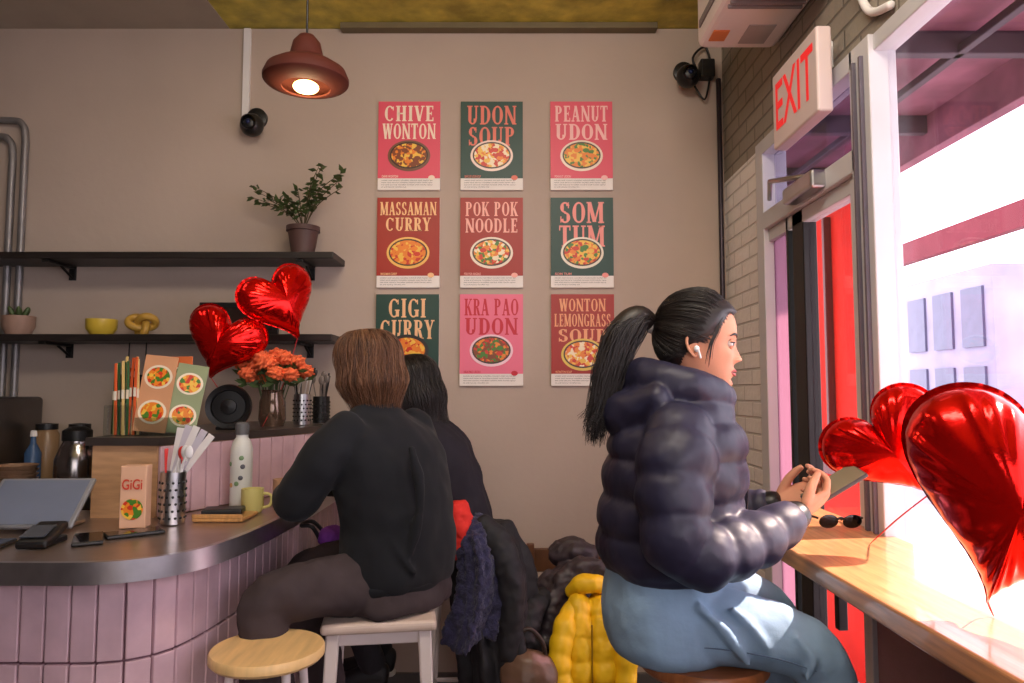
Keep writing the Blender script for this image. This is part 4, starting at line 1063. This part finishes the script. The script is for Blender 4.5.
box('body',(-1.22,1.90,1.075),(.075,.13,.022),black,cr1,.008,(.25,0,.15)); box('screen',(-1.222,1.885,1.087),(.058,.07,.002),M('reader_screen',(70,75,85),.15),cr1,0,(.25,0,.15)); box('dock',(-1.22,1.92,1.057),(.06,.08,.016),black,cr1,.004)
for k,(x,y,a) in enumerate(((-1.13,1.95,.5),(-1.05,2.03,-.9),(-1.33,1.86,.2))):
    e=E('mobile_phone',(x,y,1.055)); box('body',(x,y,1.054),(.072,.145,.009),black,e,.004,(0,0,a)); box('glass',(x,y,1.0592),(.066,.138,.001),M('glass_black',(12,12,16),.06),e,0,(0,0,a))
e=E('receipt_printer',(-1.46,1.93,1.05)); box('body',(-1.46,1.93,1.083),(.12,.14,.065),M('printer_grey',(60,58,62),.4),e,.012); box('slot',(-1.46,1.90,1.117),(.08,.01,.003),black,e,0); box('paper',(-1.46,1.895,1.13),(.06,.001,.04),white,e,0,(-.3,0,0))
cf=E('coffee_carafe',(-1.77,2.95,1.05))
lathe('body',[(0,0),(.075,0),(.08,.02),(.078,.12),(.06,.17),(.05,.19),(.052,.2)],(-1.77,2.95,1.051),M('carafe_steel',(150,145,145),.2,1),cf)
lathe('lid',[(.055,.195),(.055,.235),(.03,.25),(0,.252)],(-1.77,2.95,1.051),black,cf); tube('handle',[(-1.70,2.93,1.23),(-1.64,2.92,1.22),(-1.64,2.92,1.11),(-1.69,2.93,1.09)],.010,black,cf)
cutlery(-1.55,3.1,1.051,.15,'utensil_crock',black,((28,26,28),(60,55,55)),9,.2,r=.05)
e=E('bowl_stack',(-2.0,2.92,1.051))
for k in range(4): lathe('bowl_%d'%k,[(0,0),(.05,0),(.085,.045),(.08,.045),(.045,.006),(0,.006)],(-2.0,2.92,1.051+k*.018),M('bowl_wood',(140,110,88),.5),e)
em=E('espresso_machine',(-2.35,3.1,1.05))
bb('body',-2.62,-2.20,2.95,3.40,1.09,1.42,M('machine_steel',(110,105,105),.3,.9),em,.02); bb('drip_tray',-2.6,-2.22,2.82,2.97,1.052,1.11,black,em,.006); bb('group_head',-2.45,-2.33,2.84,2.96,1.30,1.36,steel,em,.01); tube('portafilter',[(-2.39,2.88,1.29),(-2.39,2.74,1.27)],.014,black,em,smoothp=False); tube('steam_wand',[(-2.24,2.94,1.34),(-2.23,2.88,1.30),(-2.23,2.86,1.14)],.006,steel,em)
for k,(x,y,c_) in enumerate(((-2.06,3.12,(60,90,130)),(-1.90,3.12,(150,80,50)),(-1.64,3.3,(190,180,170)))):
    e=E('sauce_bottle',(x,y,1.05)); lathe('body',[(0,0),(.03,0),(.032,.01),(.032,.13),(.012,.17),(.010,.2)],(x,y,1.051),M('sauce_%d'%k,c_,.25),e); lathe('cap',[(0,.2),(.014,.2),(.012,.225),(0,.228)],(x,y,1.051),white,e)
for k,x in enumerate((-2.12,-1.97)):
    e=E('storage_jar',(x,3.3,1.05)); lathe('body',[(0,0),(.05,0),(.052,.01),(.052,.2),(.04,.22)],(x,3.3,1.051),M('jar_%d'%k,[(140,112,82),(80,70,66)][k],.3),e); lathe('lid',[(0,.22),(.045,.22),(.045,.245),(0,.25)],(x,3.3,1.051),black,e)
for k,x in enumerate((-1.80,-1.72)):
    e=E('hanging_mug',(x,3.38,1.6))
    tube('hook',[(x,3.38,1.672),(x,3.38,1.57),(x+.012,3.38,1.55)],.003,blackmetal,e)
    lathe('cup',[(0,0),(.034,0),(.046,.115),(.042,.115),(.03,.008),(0,.008)],(x-.03,3.38,1.40),black,e,rot=(0,.35,0)); tube('handle',[(x+.022,3.38,1.49),(x+.04,3.38,1.53),(x+.012,3.38,1.55),(x+.0,3.38,1.51)],.005,black,e)

sg=E('sunglasses',(.95,2.12,1.06)); 
for k in(-1,1):
    mesh('lens_%d'%k,ellips((.945+k*.034,2.10,1.073),(.028,.004,.021),(.25,0,0)),M('lens_black',(14,10,12),.05),sg)
    tube('temple_%d'%k,[(.945+k*.064,2.105,1.082),(.945+k*.066,2.16,1.078),(.945+k*.060,2.23,1.055)],.0035,black,sg)
tube('bridge',[(.936,2.098,1.08),(.945,2.096,1.084),(.954,2.098,1.08)],.0035,black,sg)

# ------------------------------------------------------------ light
sc=bpy.context.scene
wd=D.worlds.new('sky'); sc.world=wd; wd.use_nodes=True; nt=wd.node_tree
bgN=nt.nodes['Background']; bgN.inputs['Color'].default_value=(.98,.95,1.0,1); bgN.inputs['Strength'].default_value=4.8
sl=D.lights.new('sun','SUN'); sl.energy=17; sl.color=(1,.80,.62); sl.angle=.02
so=D.objects.new('sun',sl); col.objects.link(so); so.location=(6,2,5)
so.rotation_euler=Vector((-.72,-.10,-.66)).to_track_quat('-Z','Y').to_euler()
def area(name,loc,sz,en,c,tgt):
    a=D.lights.new(name,'AREA'); a.shape='RECTANGLE'; a.size,a.size_y=sz; a.energy=en; a.color=c
    o=D.objects.new(name,a); col.objects.link(o); o.location=loc; o.rotation_euler=(Vector(tgt)-Vector(loc)).to_track_quat('-Z','Y').to_euler()
area('ceiling_fill',(.1,.9,3.2),(1.2,.4),42,(1,.88,.76),(.4,2.6,1.0))  # added fill from above, no fixture modelled
area('ceiling_fill.001',(-1.9,2.2,3.2),(.6,.3),3,(1,.80,.6),(-1.6,2.4,0))  # weak warm fill added over the left bar
area('rear_fill',(.2,-1.9,1.9),(2.0,1.4),26,(1,.93,.92),(.1,3.0,1.4))  # added fill behind the camera; the rear wall has no opening

cam=D.cameras.new('camera'); co=D.objects.new('camera',cam); col.objects.link(co)
cam.lens=25.3; cam.sensor_width=36; co.location=(0,0,1.45); co.rotation_euler=(math.radians(90+3.86),0,0)
cam.clip_start=.05
sc.camera=co
sc.view_settings.view_transform='Standard'
sc.view_settings.look='None'
sc.view_settings.exposure=.1
